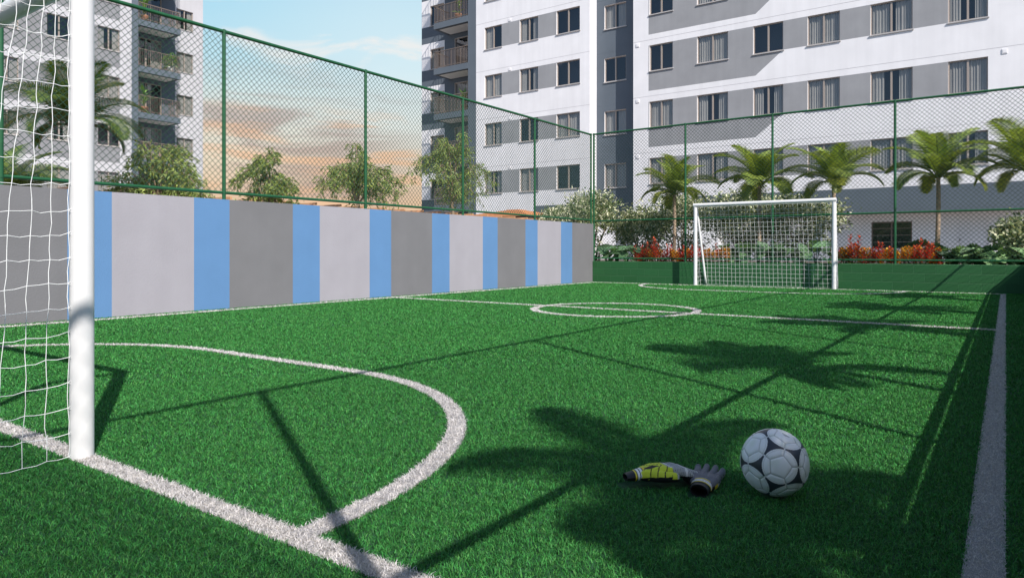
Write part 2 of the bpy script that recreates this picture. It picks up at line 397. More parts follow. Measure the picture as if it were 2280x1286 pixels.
# green block walls
m = MB(); m.box(XW+.003, XR+.16, YB, YB+.15, -.05, .575); tag(m.build('block_wall', M['block'], bevel=.006), 'low green block wall behind the far goal', 'wall')
m = MB(); m.box(XR, XR+.15, -3, YB-.003, -.05, .575); tag(m.build('block_wall', M['block'], bevel=.006), 'low green block wall in shade along the right touchline', 'wall')
# ------------------------------------------------------------------ chain-link fences
def fence(label, p0, p1, stations, z_post, rails, z0, ztop, wire=.0041, cell=.092):
    p0 = Vector(p0); p1 = Vector(p1); u = (p1-p0).normalized(); Ln = (p1-p0).length
    t = thing('chain_link_fence', label, 'fence', (p0.x, p0.y, 0), 'green chain-link fences round the court')
    P = lambda s, z, o=0: Vector((p0.x+u.x*s - u.y*o, p0.y+u.y*s + u.x*o, z))
    for s in stations:
        q = MB(); q.tube([P(s, z_post), P(s, ztop+.02)], .027, 12); q.tube([P(s, ztop+.02), P(s, ztop+.035)], [.027,.012], 12)
        ob = q.build('post', M['fence_green'], t, True)
        m_ = ob.modifiers.new('edge', 'EDGE_SPLIT'); m_.split_angle = R(50)
    for zr, rr in rails:
        q = MB(); q.tube([P(0, zr, .001), P(Ln, zr, .001)], rr, 12)
        for s in stations:                      # clamp bands round the posts
            q.tube([P(s, zr-rr*.9), P(s, zr+rr*.9)], .031, 12)
        ob = q.build('rail', M['fence_green'], t, True); m_ = ob.modifiers.new('edge', 'EDGE_SPLIT'); m_.split_angle = R(50)
    q = MB(); H = ztop - z0; n = int((Ln+H)/cell)
    for i in range(-int(H/cell)-1, int(Ln/cell)+2):
        for d in (1, -1):
            c = i*cell + (0 if d == 1 else H)
            # line s = c + d*h, clip to 0..Ln
            lo, hi = 0., H
            a, b = (0-c)/d, (Ln-c)/d
            lo = max(lo, min(a,b)); hi = min(hi, max(a,b))
            if hi - lo < .02: continue
            o = .0025*d + .027
            q.tube([P(c+d*lo, z0+lo, o), P(c+d*hi, z0+hi, o)], wire, 3, cap=False)
    q.build('wire_mesh', M['wire_green'], t)
    return t
ZT = 4.10
fs = [5.9-2.785*3, 5.9-2.785*2, 3.1, 5.9, 8.69, 11.45, 14.22, 17.06]
fence('tall green chain-link fence on top of the striped wall', (XW-.08, -3, 0), (XW-.08, 17.06, 0), [s+3 for s in fs], 1.5, [(ZT,.027),(1.715,.022)], 1.72, ZT)
bx = [x_on(p, YB+.08) for p in (1526, 1720, 1993)]
bx = [.37 if b > 0 else b for b in bx]
fence('tall green chain-link fence on the low block wall behind the far goal', (XW-.03, YB+.08, 0), (XR+.07, YB+.08, 0), [.03] + [b-(XW-.03) for b in bx] + [XR+.07-(XW-.03)], .5, [(ZT,.025),(1.685,.021),(.655,.021)], .66, ZT)
fy = [3.25+2.94*k for k in (-2,-1,0,1,2,3,4)]
fence('tall green chain-link fence along the right touchline', (XR+.07, -3, 0), (XR+.07, YB-.05, 0), [y+3 for y in fy], .5, [(ZT,.027),(1.685,.022),(.68,.022)], .68, ZT, wire=.0022, cell=.11)
# ------------------------------------------------------------------ goals
def goal(label, y, sgn, prof, toe=.0, cord=.0014, cell=.1, seed=1):
    """posts at x=-3.1/-6.12 on y; prof(z) gives how far behind the goal line the stay is"""
    rg = random.Random(seed)
    xs = (-3.10, -6.27); t = thing('football_goal', label, 'goal', (xs[0], y, 0), 'white football goals'); PR = .045; HT = 1.985
    mt = M['goal_white']
    for x in xs:
        q = MB(); q.tube([(x,y,0),(x,y,HT-PR-.002)], PR, 24); q.build('post', mt, t, True).modifiers.new('e','EDGE_SPLIT').split_angle = R(50)
    q = MB(); q.tube([(xs[1]-PR,y,HT),(xs[0]+PR,y,HT)], PR, 24); q.build('crossbar', mt, t, True).modifiers.new('e','EDGE_SPLIT').split_angle = R(50)
    zs = [0,.25,.5,.75,1,1.25,1.5,1.7,1.8,1.9,HT-.06]
    for x in xs:
        q = MB(); q.tube([(x+(toe*(1-z/HT) if x == xs[1] else 0), y+sgn*prof(z), z+.02 if z == 0 else z) for z in zs] + [(x, y+sgn*.03, HT-.03)], .026, 12); q.build('rear_stay', mt, t, True)
    # net: two sides and the back, knotted square mesh
    net = MB()
    def wob(a=.006): return rg.uniform(-a, a)
    NZ = 19; n_side = max(4, round(prof(0)/.085))
    for x, ox in ((xs[0], .03), (xs[1], -.03)):
        G = {}
        for i in range(n_side+1):
            for j in range(NZ+1):
                z = .02 + (HT-.09)*j/NZ
                dpt = .055 + (prof(z)-.03)*i/n_side if i else .052
                b = math.sin(PI*i/n_side)*.02
                G[i,j] = Vector((x+ox*.3+ (b if ox > 0 else -b)+wob(.004), y+sgn*(dpt+wob(.006 if i else .003)), z + wob(.008) - .012*math.sin(PI*i/n_side)))
        for i in range(n_side+1):
            for j in range(NZ+1):
                for (i2,j2) in ((i+1,j),(i,j+1)):
                    if (i2,j2) in G:
                        a, b = G[i,j], G[i2,j2]; mid = (a+b)/2 + Vector((wob(), wob(.004), -.004+wob(.004)))
                        net.tube([a, mid, b], cord, 4, cap=False)
        if ox > 0:
            for j in range(0, NZ+1):   # clips tying the net to the post
                a = G[0,j]; net.tube([a, (x+.005, y+sgn*.035, a.z+.012), (x+.01, y+sgn*.037, a.z-.012), a], cord*.9, 4, cap=False)
    nb = round((xs[0]-xs[1])/cell); G = {}
    for i in range(nb+1):
        for j in range(NZ+1):
            z = .02 + (HT-.07)*j/NZ; sag = .05*math.sin(PI*i/nb)*math.sin(PI*j/NZ)*sgn
            G[i,j] = Vector((xs[1] + (xs[0]-xs[1])*i/nb + wob(.006), y+sgn*(prof(z)+.01)+sag+wob(.006), z+wob(.008)))
    for i in range(nb+1):
        for j in range(NZ+1):
            for (i2,j2) in ((i+1,j),(i,j+1)):
                if (i2,j2) in G: net.tube([G[i,j], G[i2,j2]], cord, 4, cap=False)
    # roof strip of the net between crossbar and the top of the stays
    for i in range(nb+1):
        a = G[i,NZ]; net.tube([a, (a.x, y+sgn*.045, HT-.02)], cord, 4, cap=False)
    net.build('net', M['net'], t)
    return t
def pnear(z):   # bowed stay
    k = np.interp(z, [0,.5,1.0,1.4,1.78,1.9,1.96], [.86,.80,.72,.62,.50,.46,.42]); return float(k)
goal('near white football goal, cropped by the left edge, with its upright close up', YN, -1, pnear, seed=3)
goal('far white football goal with square net in front of the green block wall', YF+.02, 1, lambda z: float(np.interp(z, [0,1.985], [.34,.08])), toe=.15, cord=.0023, seed=5)
# ------------------------------------------------------------------ football
def football():
    bm_pts = None
    import bmesh
    bm = bmesh.new(); bmesh.ops.create_icosphere(bm, subdivisions=7, radius=1)
    V = np.array([v.co[:] for v in bm.verts]); F = np.array([[v.index for v in f.verts] for f in bm.faces]); bm.free()
    ph = (1+5**.5)/2
    ico = np.array([(0,s1,s2*ph) for s1 in (1,-1) for s2 in (1,-1)] + [(s1,s2*ph,0) for s1 in (1,-1) for s2 in (1,-1)] + [(s2*ph,0,s1) for s1 in (1,-1) for s2 in (1,-1)], float)
    ico /= np.linalg.norm(ico[0]); dod = []
    for i in range(12):
        for j in range(i):
            for k in range(j):
                c = ico[i]+ico[j]+ico[k]
                if np.linalg.norm(c) > 2.3: dod.append(c/np.linalg.norm(c))
    dod = np.array(dod)
    # turn it so that one white disc faces down-right of the camera as in the picture
    def rot(P, M3): return P @ M3.T
    # camera frame at the ball: right, up, toward the camera
    tow = np.array([-BALL[0], -BALL[1], CH-.11]); tow /= np.linalg.norm(tow)
    rt = np.cross([0,0,1.], tow); rt /= np.linalg.norm(rt); up = np.cross(tow, rt)
    v0 = .17*rt - .13*up + math.sqrt(1-.17**2-.13**2)*tow       # centre of the facing disc
    n1_ = .22*rt + .84*up; n1_ = n1_ - v0*np.dot(n1_, v0); n1_ /= np.linalg.norm(n1_)   # direction of the disc above it
    a0 = ico[0]; d = ico @ a0; nb = ico[np.argsort(-d)[1]]; b0 = nb - a0*np.dot(nb,a0); b0 /= np.linalg.norm(b0)
    S0 = np.stack([a0, b0, np.cross(a0,b0)], 1); S1 = np.stack([v0, n1_, np.cross(v0,n1_)], 1); M3 = S1 @ S0.T
    ico = rot(ico, M3); dod = rot(dod, M3)
    d5 = V @ ico.T; d6 = V @ dod.T
    k5, k6 = 1/.9393, 1/.9149           # panel plane distances of the truncated icosahedron (edge seams fall where these tie)
    val = np.concatenate([d5*k5, d6*k6], 1); srt = np.sort(val, 1); seam = srt[:,-1]-srt[:,-2]
    pm = val.argmax(1)
    ang = np.degrees(np.arccos(np.clip(d5.max(1), -1, 1)))
    disc = np.clip((30.2-ang)/.5, 0, 1); ring = np.exp(-((ang-27.6)/.45)**2)
    white = np.array([.90,.91,.92]); dark = np.array([.035,.04,.055])
    Cc = dark*(1-disc[:,None]) + white*disc[:,None]
    Cc *= (1-.35*ring*disc)[:,None]
    sl = np.exp(-(seam/.009)**2)
    both6 = (pm >= 12)
    wl = np.exp(-(seam/.016)**2) * (1-disc) * both6
    Cc = Cc*(1-wl[:,None]) + white*wl[:,None]
    Cc *= (1-.55*sl*disc)[:,None]
    # three small printed strokes on the upper right disc
    top = ico[np.argmax(ico @ (v0*.4 + .25*rt + .95*up))]
    e1 = rt - top*np.dot(rt, top); e1 /= np.linalg.norm(e1); e2 = np.cross(top, e1)
    lx, ly = (V-top) @ e1, (V-top) @ e2
    for k, ln in ((0,.11),(1,.085),(2,.05)):
        xx = lx - ly*.0 ; yy = ly + .55*lx - .05 + k*.042
        Cc[(V @ top > .9) & (abs(yy) < .011) & (abs(xx+.02*k-.02) < ln)] = (.05,.05,.06)
    nz = np.sin(V@np.array([7.1,3.3,-5.2])+1)*np.sin(V@np.array([-4.1,8.3,2.2]))*np.sin(V@np.array([3.7,-2.9,9.1])+2); Cc *= (1-.16*np.clip(nz,0,1)[:,None]*np.array([.7,.55,1.0]))
    disp = 1 - .022*np.exp(-(seam/.022)**2) + .004
    P = V*(BR*disp)[:,None]
    o = np_mesh('football', P, [F], M['ball'], np.concatenate([Cc, np.ones((len(V),1))], 1), smooth=True)
    o.location = (BALL[0], BALL[1], BR + .006)
    tag(o, 'white football with black triangles between round white panels, on the turf', 'football')
football()
# ------------------------------------------------------------------ goalkeeper gloves
def glove(name, label, p0, p1, palm_up, thumb, z0, roll, arch, parent_group):
    t = thing(name, label, 'glove', (p0.x, p0.y, z0), parent_group)
    q = MB()
    dr = (p1-p0); yaw = math.atan2(dr.y, dr.x); Ls = dr.length/.275
    def bend(p):      # lay the hand along a gentle arch
        x, y, z = p; return (x, y, z + arch*math.sin(PI*min(max(x/.275,0),1.15)) + (0 if palm_up else .012*x/.275))
    def cap(pts, rad): q.tube([bend(p) for p in pts], rad, 12)
    # palm made of four overlapping ridges, then fingers, then thumb
    for k in range(7):
        y = -.042 + .014*k
        cap([(.035,y*.62,.0),(.06,y*.75,.0),(.10,y*.95,.001),(.15,y*1.0,.001),(.165,y*1.02,0)], [.010,.0165,.0185,.0165,.010])
    tips = [(.250,-.050),(.275,-.018),(.270,.016),(.240,.047)] if palm_up else [(.245,-.046),(.277,-.016),(.270,.014),(.240,.042)]
    for k, (tx, ty) in enumerate(tips):
        by = -.039 + .026*k; cz = -.014 if not palm_up else .010
        cap([(.14,by,.001),(.155,by*1.05,.001),(.185,by+(ty-by)*.4,.002),(.22,by+(ty-by)*.75,.0+cz*.35),(tx-.008,ty,cz),(tx,ty,cz*1.2)], [.0130,.0148,.0146,.0142,.0128,.008])
    th = thumb
    cap([(.065,th*.030,-.001),(.09,th*.052,-.003),(.118,th*.072,-.005),(.145,th*.083,-.006),(.165,th*.088,-.007),(.171,th*.089,-.007)], [.013,.0155,.0145,.0135,.0115,.006])
    tmp = q.build('tmp', M['glove'])
    rm = tmp.modifiers.new('r', 'REMESH'); rm.mode = 'VOXEL'; rm.voxel_size = .0022
    smo = tmp.modifiers.new('s', 'SMOOTH'); smo.factor = .5; smo.iterations = 4
    dg = bpy.context.evaluated_depsgraph_get(); me = bpy.data.meshes.new_from_object(tmp.evaluated_get(dg))
    om = tmp.data; bpy.data.objects.remove(tmp); bpy.data.meshes.remove(om)
    n = len(me.vertices); V = np.empty(n*3, np.float32); me.vertices.foreach_get('co', V); V = V.reshape(-1,3)
    N = np.empty(n*3, np.float32); me.vertices.foreach_get('normal', N); N = N.reshape(-1,3)
    x, y, z = V.T; zc = z - arch*np.sin(PI*np.clip(x/.275,0,1.15)) - (0 if palm_up else .012*x/.275)
    upm = N[:,2] > .1
    C = np.ones((n,4), np.float32)
    blk = np.array([.012,.012,.014]); lime = np.array([.64,.72,.05]); gry = np.array([.15,.155,.18]); lgr = np.array([.42,.44,.45])
    if palm_up:
        c = np.tile(gry, (n,1)); side = N[:,2] < .25
        c[side] = blk
        cr = np.exp(-((x-.155-.1*abs(y))/.0022)**2)*.6*(N[:,2] > .3); c = c*(1-cr[:,None])
        e = side & (y*th < -.02) & (x > .06); c[e] = lgr; c[e & (np.sin(x*190) > .35)] = blk; c[e & (x < .085)] = np.array([.7,.58,.03])
    else:
        c = np.tile(lime, (n,1))
        c[zc < -.004] = blk
        hole = ((x-.085)**2/.030**2 + (y-th*.022)**2/.020**2 < 1); c[hole] = blk
        rim = abs(np.sqrt((x-.085)**2/.036**2 + (y-th*.022)**2/.026**2) - 1) < .10; c[rim] = lime*1.1
        ln = abs(np.sin(95*x + 60*abs(y+.008))) < .22; c[ln & (x > .05) & (x < .145) & ~hole] = blk*1.5
        fg = (x > .142); c[fg] = lgr
        dots = fg & (np.sin(x*900) * np.sin(y*900) > .35); c[dots] = np.array([.16,.17,.18])
        kn = fg & (np.sin((x-.02)*105) > .8); c[kn] = np.array([.70,.71,.70])
        c[fg & (abs(y) > .048) & (x < .16)] = lime
        c[zc < -.010] = blk
    C[:,:3] = c
    at = me.color_attributes.new('tint', 'FLOAT_COLOR', 'POINT'); at.data.foreach_set('color', C.ravel())
    me.materials.clear(); me.materials.append(M['glove'])
    me.polygons.foreach_set('use_smooth', [True]*len(me.polygons))
    hand = link(bpy.data.objects.new('hand', me), t)
    # cuff: open ended sleeve in coloured hoops
    def sleeve(x0, x1, ry0, ry1, rz0, rz1, mats_, mm, name, inner=True):
        s = MB(); nn = 28; st = len(mm)
        for i in range(st):
            for k in range(nn):
                def pt(u, a, sh=0.):
                    xx = x0+(x1-x0)*u; return bend((xx, (ry0+(ry1-ry0)*u-sh)*math.cos(a), (rz0+(rz1-rz0)*u-sh)*math.sin(a) + .001))
                a0, a1 = 2*PI*k/nn, 2*PI*(k+1)/nn; u0, u1 = i/st, (i+1)/st
                s.quad(pt(u0,a0), pt(u0,a1), pt(u1,a1), pt(u1,a0), mm[i])
                if inner: s.quad(pt(u0,a0,.003), pt(u1,a0,.003), pt(u1,a1,.003), pt(u0,a1,.003), 0)
                if inner and i == 0: s.quad(pt(0,a0), pt(0,a0,.003), pt(0,a1,.003), pt(0,a1), 0)
        return s.build(name, mats_, t, True)
    cf = MB
    mats_ = [M['black'], M['yellow'], M['white_rub']]
    for obn, args in (('cuff', (-.016,.026,.034,.037,.020 if palm_up else .0095,.019 if palm_up else .0140,mats_,[0,0,0,0,0,0])), ('strap', (.016,.058,.0390,.0400,.0208 if palm_up else .0135,.0205 if palm_up else .0175,mats_,[1,1,0,2,2,2,0,2,2,2,0,1,1,1]))):
        ob = sleeve(*args, obn); 
        for v in ob.data.vertices: v.co += Vector((p0.x, p0.y, z0))      # undo the base offset: modelled in the glove's own frame
    t.rotation_euler = (roll, 0, yaw); t.scale = (Ls, .92 if palm_up else 1.0, 1.15 if palm_up else 1.35)
    return t
glove('goalkeeper_glove', 'lime and black glove, palm down, overlapping the other glove on the turf', GA0, GA1, False, -1, .034, R(-8), .006, 'pair of goalkeeper gloves beside the ball')
glove('goalkeeper_glove', 'grey glove lying palm up between the lime glove and the ball', GB0, GB1, True, 1, .020, R(4), .004, 'pair of goalkeeper gloves beside the ball')
# ------------------------------------------------------------------ buildings
FH = 2.79; SILL0 = 4.18; WH = 1.28
class Plane:
    def __init__(s, axis, c): s.axis = axis; s.c = c
    def __call__(s, u, z, d=0):      # d = depth into the building
        return (u, s.c + d, z) if s.axis == 'y' else (s.c - d, u, z)
def pbox(mb, P, u0, u1, z0, z1, d0, d1, m=0):
    mb.hexa([P(u0,z0,d0),P(u1,z0,d0),P(u1,z0,d1),P(u0,z0,d1),P(u0,z1,d0),P(u1,z1,d0),P(u1,z1,d1),P(u0,z1,d1)], m)
def facade(mb, P, u0, u1, z0, z1, wins, paint, diags=(), reveal=.14, joints=()):
    us = {u0,u1}; zs = {z0,z1}
    for (a,b,c,d) in wins: us |= {a,b}; zs |= {c,d}
    for (a,b,c,d,m) in paint: us |= {a,b}; zs |= {c,d}
    for (a,b,c,d,m) in diags: us |= {a,b}; zs |= {c,d}
    us = sorted(x for x in us if u0-1e-6 <= x <= u1+1e-6); zs = sorted(z for z in zs if z0-1e-6 <= z <= z1+1e-6)
    us = [u for i,u in enumerate(us) if i == 0 or u-us[i-1] > 1e-5]; zs = [z for i,z in enumerate(zs) if i == 0 or z-zs[i-1] > 1e-5]
    for a, b in zip(us[:-1], us[1:]):
        for c, d in zip(zs[:-1], zs[1:]):
            uu, zz = (a+b)/2, (c+d)/2
            if any(w[0] < uu < w[1] and w[2] < zz < w[3] for w in wins): continue
            dg = [g_ for g_ in diags if g_[0] < uu < g_[1] and g_[2] < zz < g_[3]]
            if dg:
                g_ = dg[0]
                mb.poly([P(a,c),P(b,d),P(a,d)], g_[4]); mb.poly([P(a,c),P(b,c),P(b,d)], 0); continue
            m = 0
            for p in paint:
                if p[0] < uu < p[1] and p[2] < zz < p[3]: m = p[4]
            mb.quad(P(a,c),P(b,c),P(b,d),P(a,d), m)
    for (a,b,c,d) in wins:
        for q in (((a,c),(b,c)),((b,c),(b,d)),((b,d),(a,d)),((a,d),(a,c))):
            (ua,za),(ub,zb) = q; mb.quad(P(ua,za),P(ub,zb),P(ub,zb,reveal),P(ua,za,reveal), 0)
    return mb
wr = random.Random(21)
def window(parent, P, a, b, c, d, style=None, name='window', mull=True, sill=True):
    f = MB(); T = .045; d0, d1 = .07, .12
    pbox(f,P,a,b,c,c+T,d0,d1); pbox(f,P,a,b,d-T,d,d0,d1); pbox(f,P,a,a+T,c+T,d-T,d0,d1); pbox(f,P,b-T,b,c+T,d-T,d0,d1)
    if mull:
        mid = (a+b)/2; pbox(f,P,mid-.035,mid+.035,c+T,d-T,d0-.012,d1-.004)
    # thin bead round each sash
    wdo = f.build(name, M['frame'], parent)
    g_ = MB(); g_.quad(P(a+T,c+T,.10),P(b-T,c+T,.10),P(b-T,d-T,.10),P(a+T,d-T,.10)); g_.build('pane', M['glass'], wdo)
    if sill:
        s = MB(); pbox(s,P,a-.04,b+.04,c-.05,c-.002,-.05,.07); s.build('sill', M['sill'], wdo, bevel=.005)
    style = style or wr.choice(['both','both','full','full','left','wide','none','wide'])
    spans = {'both':[(0,.32),(.68,1)],'wide':[(0,.45),(.6,1)],'full':[(0,1)],'left':[(0,.5)],'right':[(.5,1)],'none':[]}[style]
    if spans:
        cu = MB()
        for s0, s1 in spans:
            n = max(6, int((s1-s0)*44)); w_ = b-a
            for i in range(n):
                u0, u1 = a+w_*(s0+(s1-s0)*i/n), a+w_*(s0+(s1-s0)*(i+1)/n)
                e0, e1 = .15+.02*math.sin(i*1.9)+.012*math.sin(i*.7), .15+.02*math.sin((i+1)*1.9)+.012*math.sin((i+1)*.7)
                cu.quad(P(u0,c,e0),P(u1,c,e1),P(u1,d,e1),P(u0,d,e0))
        cu.build('curtain', M['curtain'], wdo, True)
    return wdo
def balcony(parent, P, u0, u1, zf, d_out, d_in, solid_end, floor_m=None):
    """slab from depth d_out (front) to d_in (wall); solid_end: u of the free side that also carries railing"""
    s = MB(); pbox(s,P,u0,u1,zf-.36,zf,d_out,d_in, 0)
    b = s.build('balcony', M['blue_wall'], parent)
    c = MB(); pbox(c,P,u0+.25,u1-.25,zf-.372,zf-.362,d_out+.25,d_in-.1); c.build('soffit', M['ceiling'], b)
    r = MB(); hz_ = zf+1.05; dd = d_out+.06
    pbox(r,P,u0+.03,u1-.03,hz_-.04,hz_,dd-.025,dd+.025); pbox(r,P,u0+.03,u1-.03,zf+.08,zf+.11,dd-.012,dd+.012)
    n = int((u1-u0)/.115)
    for i in range(n+1):
        u = u0+.05+(u1-u0-.1)*i/n; w_ = .02 if i % 6 == 0 else .008
        pbox(r,P,u-w_,u+w_,zf,hz_-.04,dd-.01,dd+.01)
    e = solid_end; e = e+.05 if e == u0 else e-.05
    pbox(r,P,e-.02,e+.02,hz_-.04,hz_-.002,dd+.03,d_in-.02); pbox(r,P,e-.012,e+.012,zf+.08,zf+.11,dd+.03,d_in-.02)
    n = int((d_in-dd)/.115)
    for i in range(1, n):
        q = dd+(d_in-dd)*i/n; pbox(r,P,e-.008,e+.008,zf,hz_-.042,q-.008,q+.008)
    r.build('railing', M['rail'], b)
    return b
WM = [M['white_wall'], M['grey_wall'], M['blue_wall'], M['joint']]
NF = 6; TOP = SILL0 + FH*(NF-1) + WH + 1.2
def sills(): return [SILL0 + FH*k for k in range(NF)]
# --- the long block that faces the court (front at Y=32)
YF1 = 32.0; P = Plane('y', YF1); X = lambda px: x_on(px, YF1)
XE = .75; xa, xrec1, xrec0, xp1, xp0 = XE, X(1410), X(1313), X(1060), X(1042)
bd = thing('apartment_building', 'long white and grey apartment block with a slate blue recess, behind the far goal', 'building', (X(1410), YF1, 0), 'apartment buildings round the court')
colw = [(X(1446),X(1498)),(X(1552),X(1621)),(X(1677),X(1744)),(X(1798),X(1870)),(X(1938),X(2032)),(X(2111),X(2200))]
zlo = 2.43
wins = [(a,b,z,z+WH) for (a,b) in colw for z in sills()]
paint = [(X(1444),X(2200),z,z+WH,1) for z in sills()]
paint += [(X(1444),X(1682),z-.97,z,1) for z in sills()[1:]]
paint += [(X(1444),X(2111),SILL0-.0,SILL0+WH,1)]
paint += [(X(1552),XE,zlo,3.46,2)]
diags = [(X(1682),X(1744),z-.97,z,1) for z in sills()[1:]]
m = MB(); facade(m, P, xrec1, XE, zlo, TOP, wins, paint, diags)
for k in range(NF):     # shadow-gap joint at each floor
    z = SILL0+WH+FH*k+.27; pbox(m,P,xrec1+.002,XE-.002,z,z+.02,-.003,.02,3)
m.quad(P(xrec1,0),P(xrec1,TOP),P(xrec1,TOP,12),P(xrec1,0,12),0); m.quad(P(XE,zlo),P(XE,TOP),P(XE,TOP,12),P(XE,zlo,12),0)
xg = X(1600)           # ground floor: flush at left, set back under the overhang at right
m.quad(P(xrec1,0),P(xg,0),P(xg,zlo),P(xrec1,zlo),0)
m.quad(P(xg,0),P(xg,0,1.2),P(xg,zlo,1.2),P(xg,zlo),0)
m.quad(P(xg,zlo),P(XE,zlo),P(XE,zlo,1.2),P(xg,zlo,1.2),0)
m.build('wall', WM, bd)
P2 = Plane('y', YF1+1.2); X2 = lambda px: x_on(px, YF1+1.2)
gw = (X2(1940),X2(2031),.95,2.10); gd = (X2(2132),X2(2200),.30,2.16)
m = MB(); facade(m, P2, xg, XE+4, 0, zlo+.3, [gw, gd], []); m.build('ground_floor_wall', WM, bd)
wo = MB(); a,b,c,d = gw; T = .05
for q in ((a,b,c,c+T),(a,b,d-T,d),(a,a+T,c+T,d-T),(b-T,b,c+T,d-T),((a+b)/2-.03,(a+b)/2+.03,c+T,d-T)): pbox(wo,P2,*q,.05,.10)
for k in range(1,4): pbox(wo,P2,a+T,b-T,c+k*(d-c)/4-.015,c+k*(d-c)/4+.015,.06,.09)
wo = wo.build('window', M['rail'], bd); gg = MB(); gg.quad(P2(a+T,c+T,.08),P2(b-T,c+T,.08),P2(b-T,d-T,.08),P2(a+T,d-T,.08)); gg.build('pane', M['glass'], wo)
do = MB(); a,b,c,d = gd; pbox(do,P2,a,b,c,d,.06,.10)
for k in range(9): pbox(do,P2,a+.08,b-.08,c+.12+k*(d-c-.2)/9,c+.12+k*(d-c-.2)/9+.06,.045,.058)
do = do.build('door', M['white_wall'], bd); hh = MB(); pbox(hh,P2,a+.06,a+.09,c+.95,c+1.08,.02,.058); hh.build('handle', M['rail'], do)
st = {(2,2):'none',(1,1):'both',(0,2):'none',(0,1):'full'}
for i, (a,b) in enumerate(colw):
    for k, z in enumerate(sills()): window(bd, P, a, b, z, z+WH, st.get((i,k)))
for px_, zz in ((1420, 0),(2237, 0)):
    for k in range(5):
        v = MB(); u = X(px_); z = SILL0+WH+FH*k+.02; pbox(v,P,u-.09,u+.09,z,z+.18,-.025,0); pbox(v,P,u-.06,u+.06,z+.03,z+.15,-.032,-.025); v.build('vent', M['white_wall'], bd, bevel=.008)
# recess with slate blue wall
P3 = Plane('y', YF1+.75); X3 = lambda px: x_on(px, YF1+.75)
rw = [(X3(1346),X3(1394),z,z+WH*.98) for z in sills()]
m = MB(); facade(m, P3, xrec0, xrec1, 0, TOP, rw, [(xrec0,xrec1,2.35,TOP,2),(X3(1386),xrec1,1.6,2.35,2)])
for k in range(NF):
    z = SILL0+WH+FH*k+.27; pbox(m,P3,xrec0+.002,xrec1-.002,z,z+.02,-.003,.02,2)
m.build('recessed_wall', WM, bd)
for (a,b,c,d) in rw: window(bd, P3, a, b, c, d)
# left part of the block
cl = [(X(1079),X(1117)),(X(1157),X(1198)),(X(1239),X(1291))]
wins = [(a,b,z,z+WH) for (a,b) in cl for z in sills()]
paint = [(X(1080),X(1290),z,z+WH,1) for z in sills()] + [(xp0,xp1,0,TOP,2),(X(1190),xrec0,2.9,3.35,2)]
m = MB(); facade(m, P, xp0, xrec0, 0, TOP, wins, paint)
for k in range(NF):
    z = SILL0+WH+FH*k+.27; pbox(m,P,xp1+.01,xrec0-.002,z,z+.02,-.003,.02,3)
m.quad(P(xrec0,0),P(xrec0,TOP),P(xrec0,TOP,.75),P(xrec0,0,.75),0)
m.quad(P(xp0,0),P(xp0,0,1.4),P(xp0,TOP,1.4),P(xp0,TOP),2)
m.build('wall', WM, bd)
st = {(2,3):'none',(2,2):'none',(1,2):'both',(1,1):'none',(0,3):'left'}
for i, (a,b) in enumerate(cl):
    for k, z in enumerate(sills()): window(bd, P, a, b, z, z+WH, st.get((i,k)))
for k in range(5):
    v = MB(); u = X(1135); z = SILL0+WH+FH*k+.05; pbox(v,P,u-.09,u+.09,z,z+.16,-.025,0); v.build('vent', M['white_wall'], bd, bevel=.008)
# balcony bay
P4 = Plane('y', YF1+1.4); X4 = lambda px: x_on(px, YF1+1.4)
x0b, xwin = X4(939), X4(990)
fl = [SILL0 - .52 + FH*k for k in range(NF)]
bw = [(X4(958),X4(989),z,z+WH) for z in sills()]; bdw = [(X4(1012),xp0-.15,f+.02,f+2.15) for f in fl]
m = MB(); facade(m, P4, x0b, xp0, 0, TOP, bw+bdw, [(xwin,xp0,0,TOP,2)] + [(x0b,xwin,z-1.1,z-.02,2) for z in sills()])
m.quad(P4(x0b,0),P4(x0b,TOP),P4(x0b,TOP,9),P4(x0b,0,9),0); m.build('wall', WM, bd)
for (a,b,c,d) in bw: window(bd, P4, a, b, c, d)
for (a,b,c,d) in bdw: window(bd, P4, a, b, c, d, wr.choice(['none','left','none']), 'balcony_door', True, False)
for f in fl: balcony(bd, P, X(966), xp0-.003, f, -.02, 1.395, X(966))
# body behind
m = MB(); m.box(x0b+.02, XE-.02, YF1+2.4, YF1+12, 0, TOP); m.box(xrec1+.02, XE-.02, YF1+.9, YF1+.95, zlo+.1, TOP); m.box(xp1, xrec0-.02, YF1+.9, YF1+.95, .1, TOP); m.box(xg, XE+4, YF1+2.0, YF1+2.1, 0, zlo)
m.build('interior', M['interior'], bd)
m = MB(); m.box(x0b-.2, XE+.2, YF1-.15, YF1+12.2, TOP, TOP+.4); m.build('roof', M['white_wall'], bd)
# --- the tower at left (front at X=-42.5)
XT = -42.5; Q = Plane('x', XT); Y = lambda px: y_on(px, XT)
bt = thing('apartment_building', 'white and grey apartment tower with stacked slate blue balconies, beyond the striped wall', 'building', (XT, Y(300), 0), 'apartment buildings round the court')
y0t = Y(-160); yp0, yp1 = Y(293), Y(308)
ct = [(Y(-95),Y(-58)),(Y(-10),Y(42)),(Y(104),Y(160)),(Y(218),Y(267))]
wins = [(a,b,z,z+WH) for (a,b) in ct for z in [SILL0-FH]+sills()]
paint = [(y0t+1,Y(267),z-.95,z+WH,1) for z in [SILL0-FH]+sills()] + [(yp0,yp1,0,TOP,2)]
m = MB(); facade(m, Q, y0t, yp1, 0, TOP, wins, paint)
m.quad(Q(y0t,0),Q(y0t,TOP),Q(y0t,TOP,12),Q(y0t,0,12),0); m.quad(Q(yp1,0),Q(yp1,0,1.4),Q(yp1,TOP,1.4),Q(yp1,TOP),2)
m.build('wall', [M['tower_white'], M['tower_grey'], M['blue_wall'], M['joint']], bt)
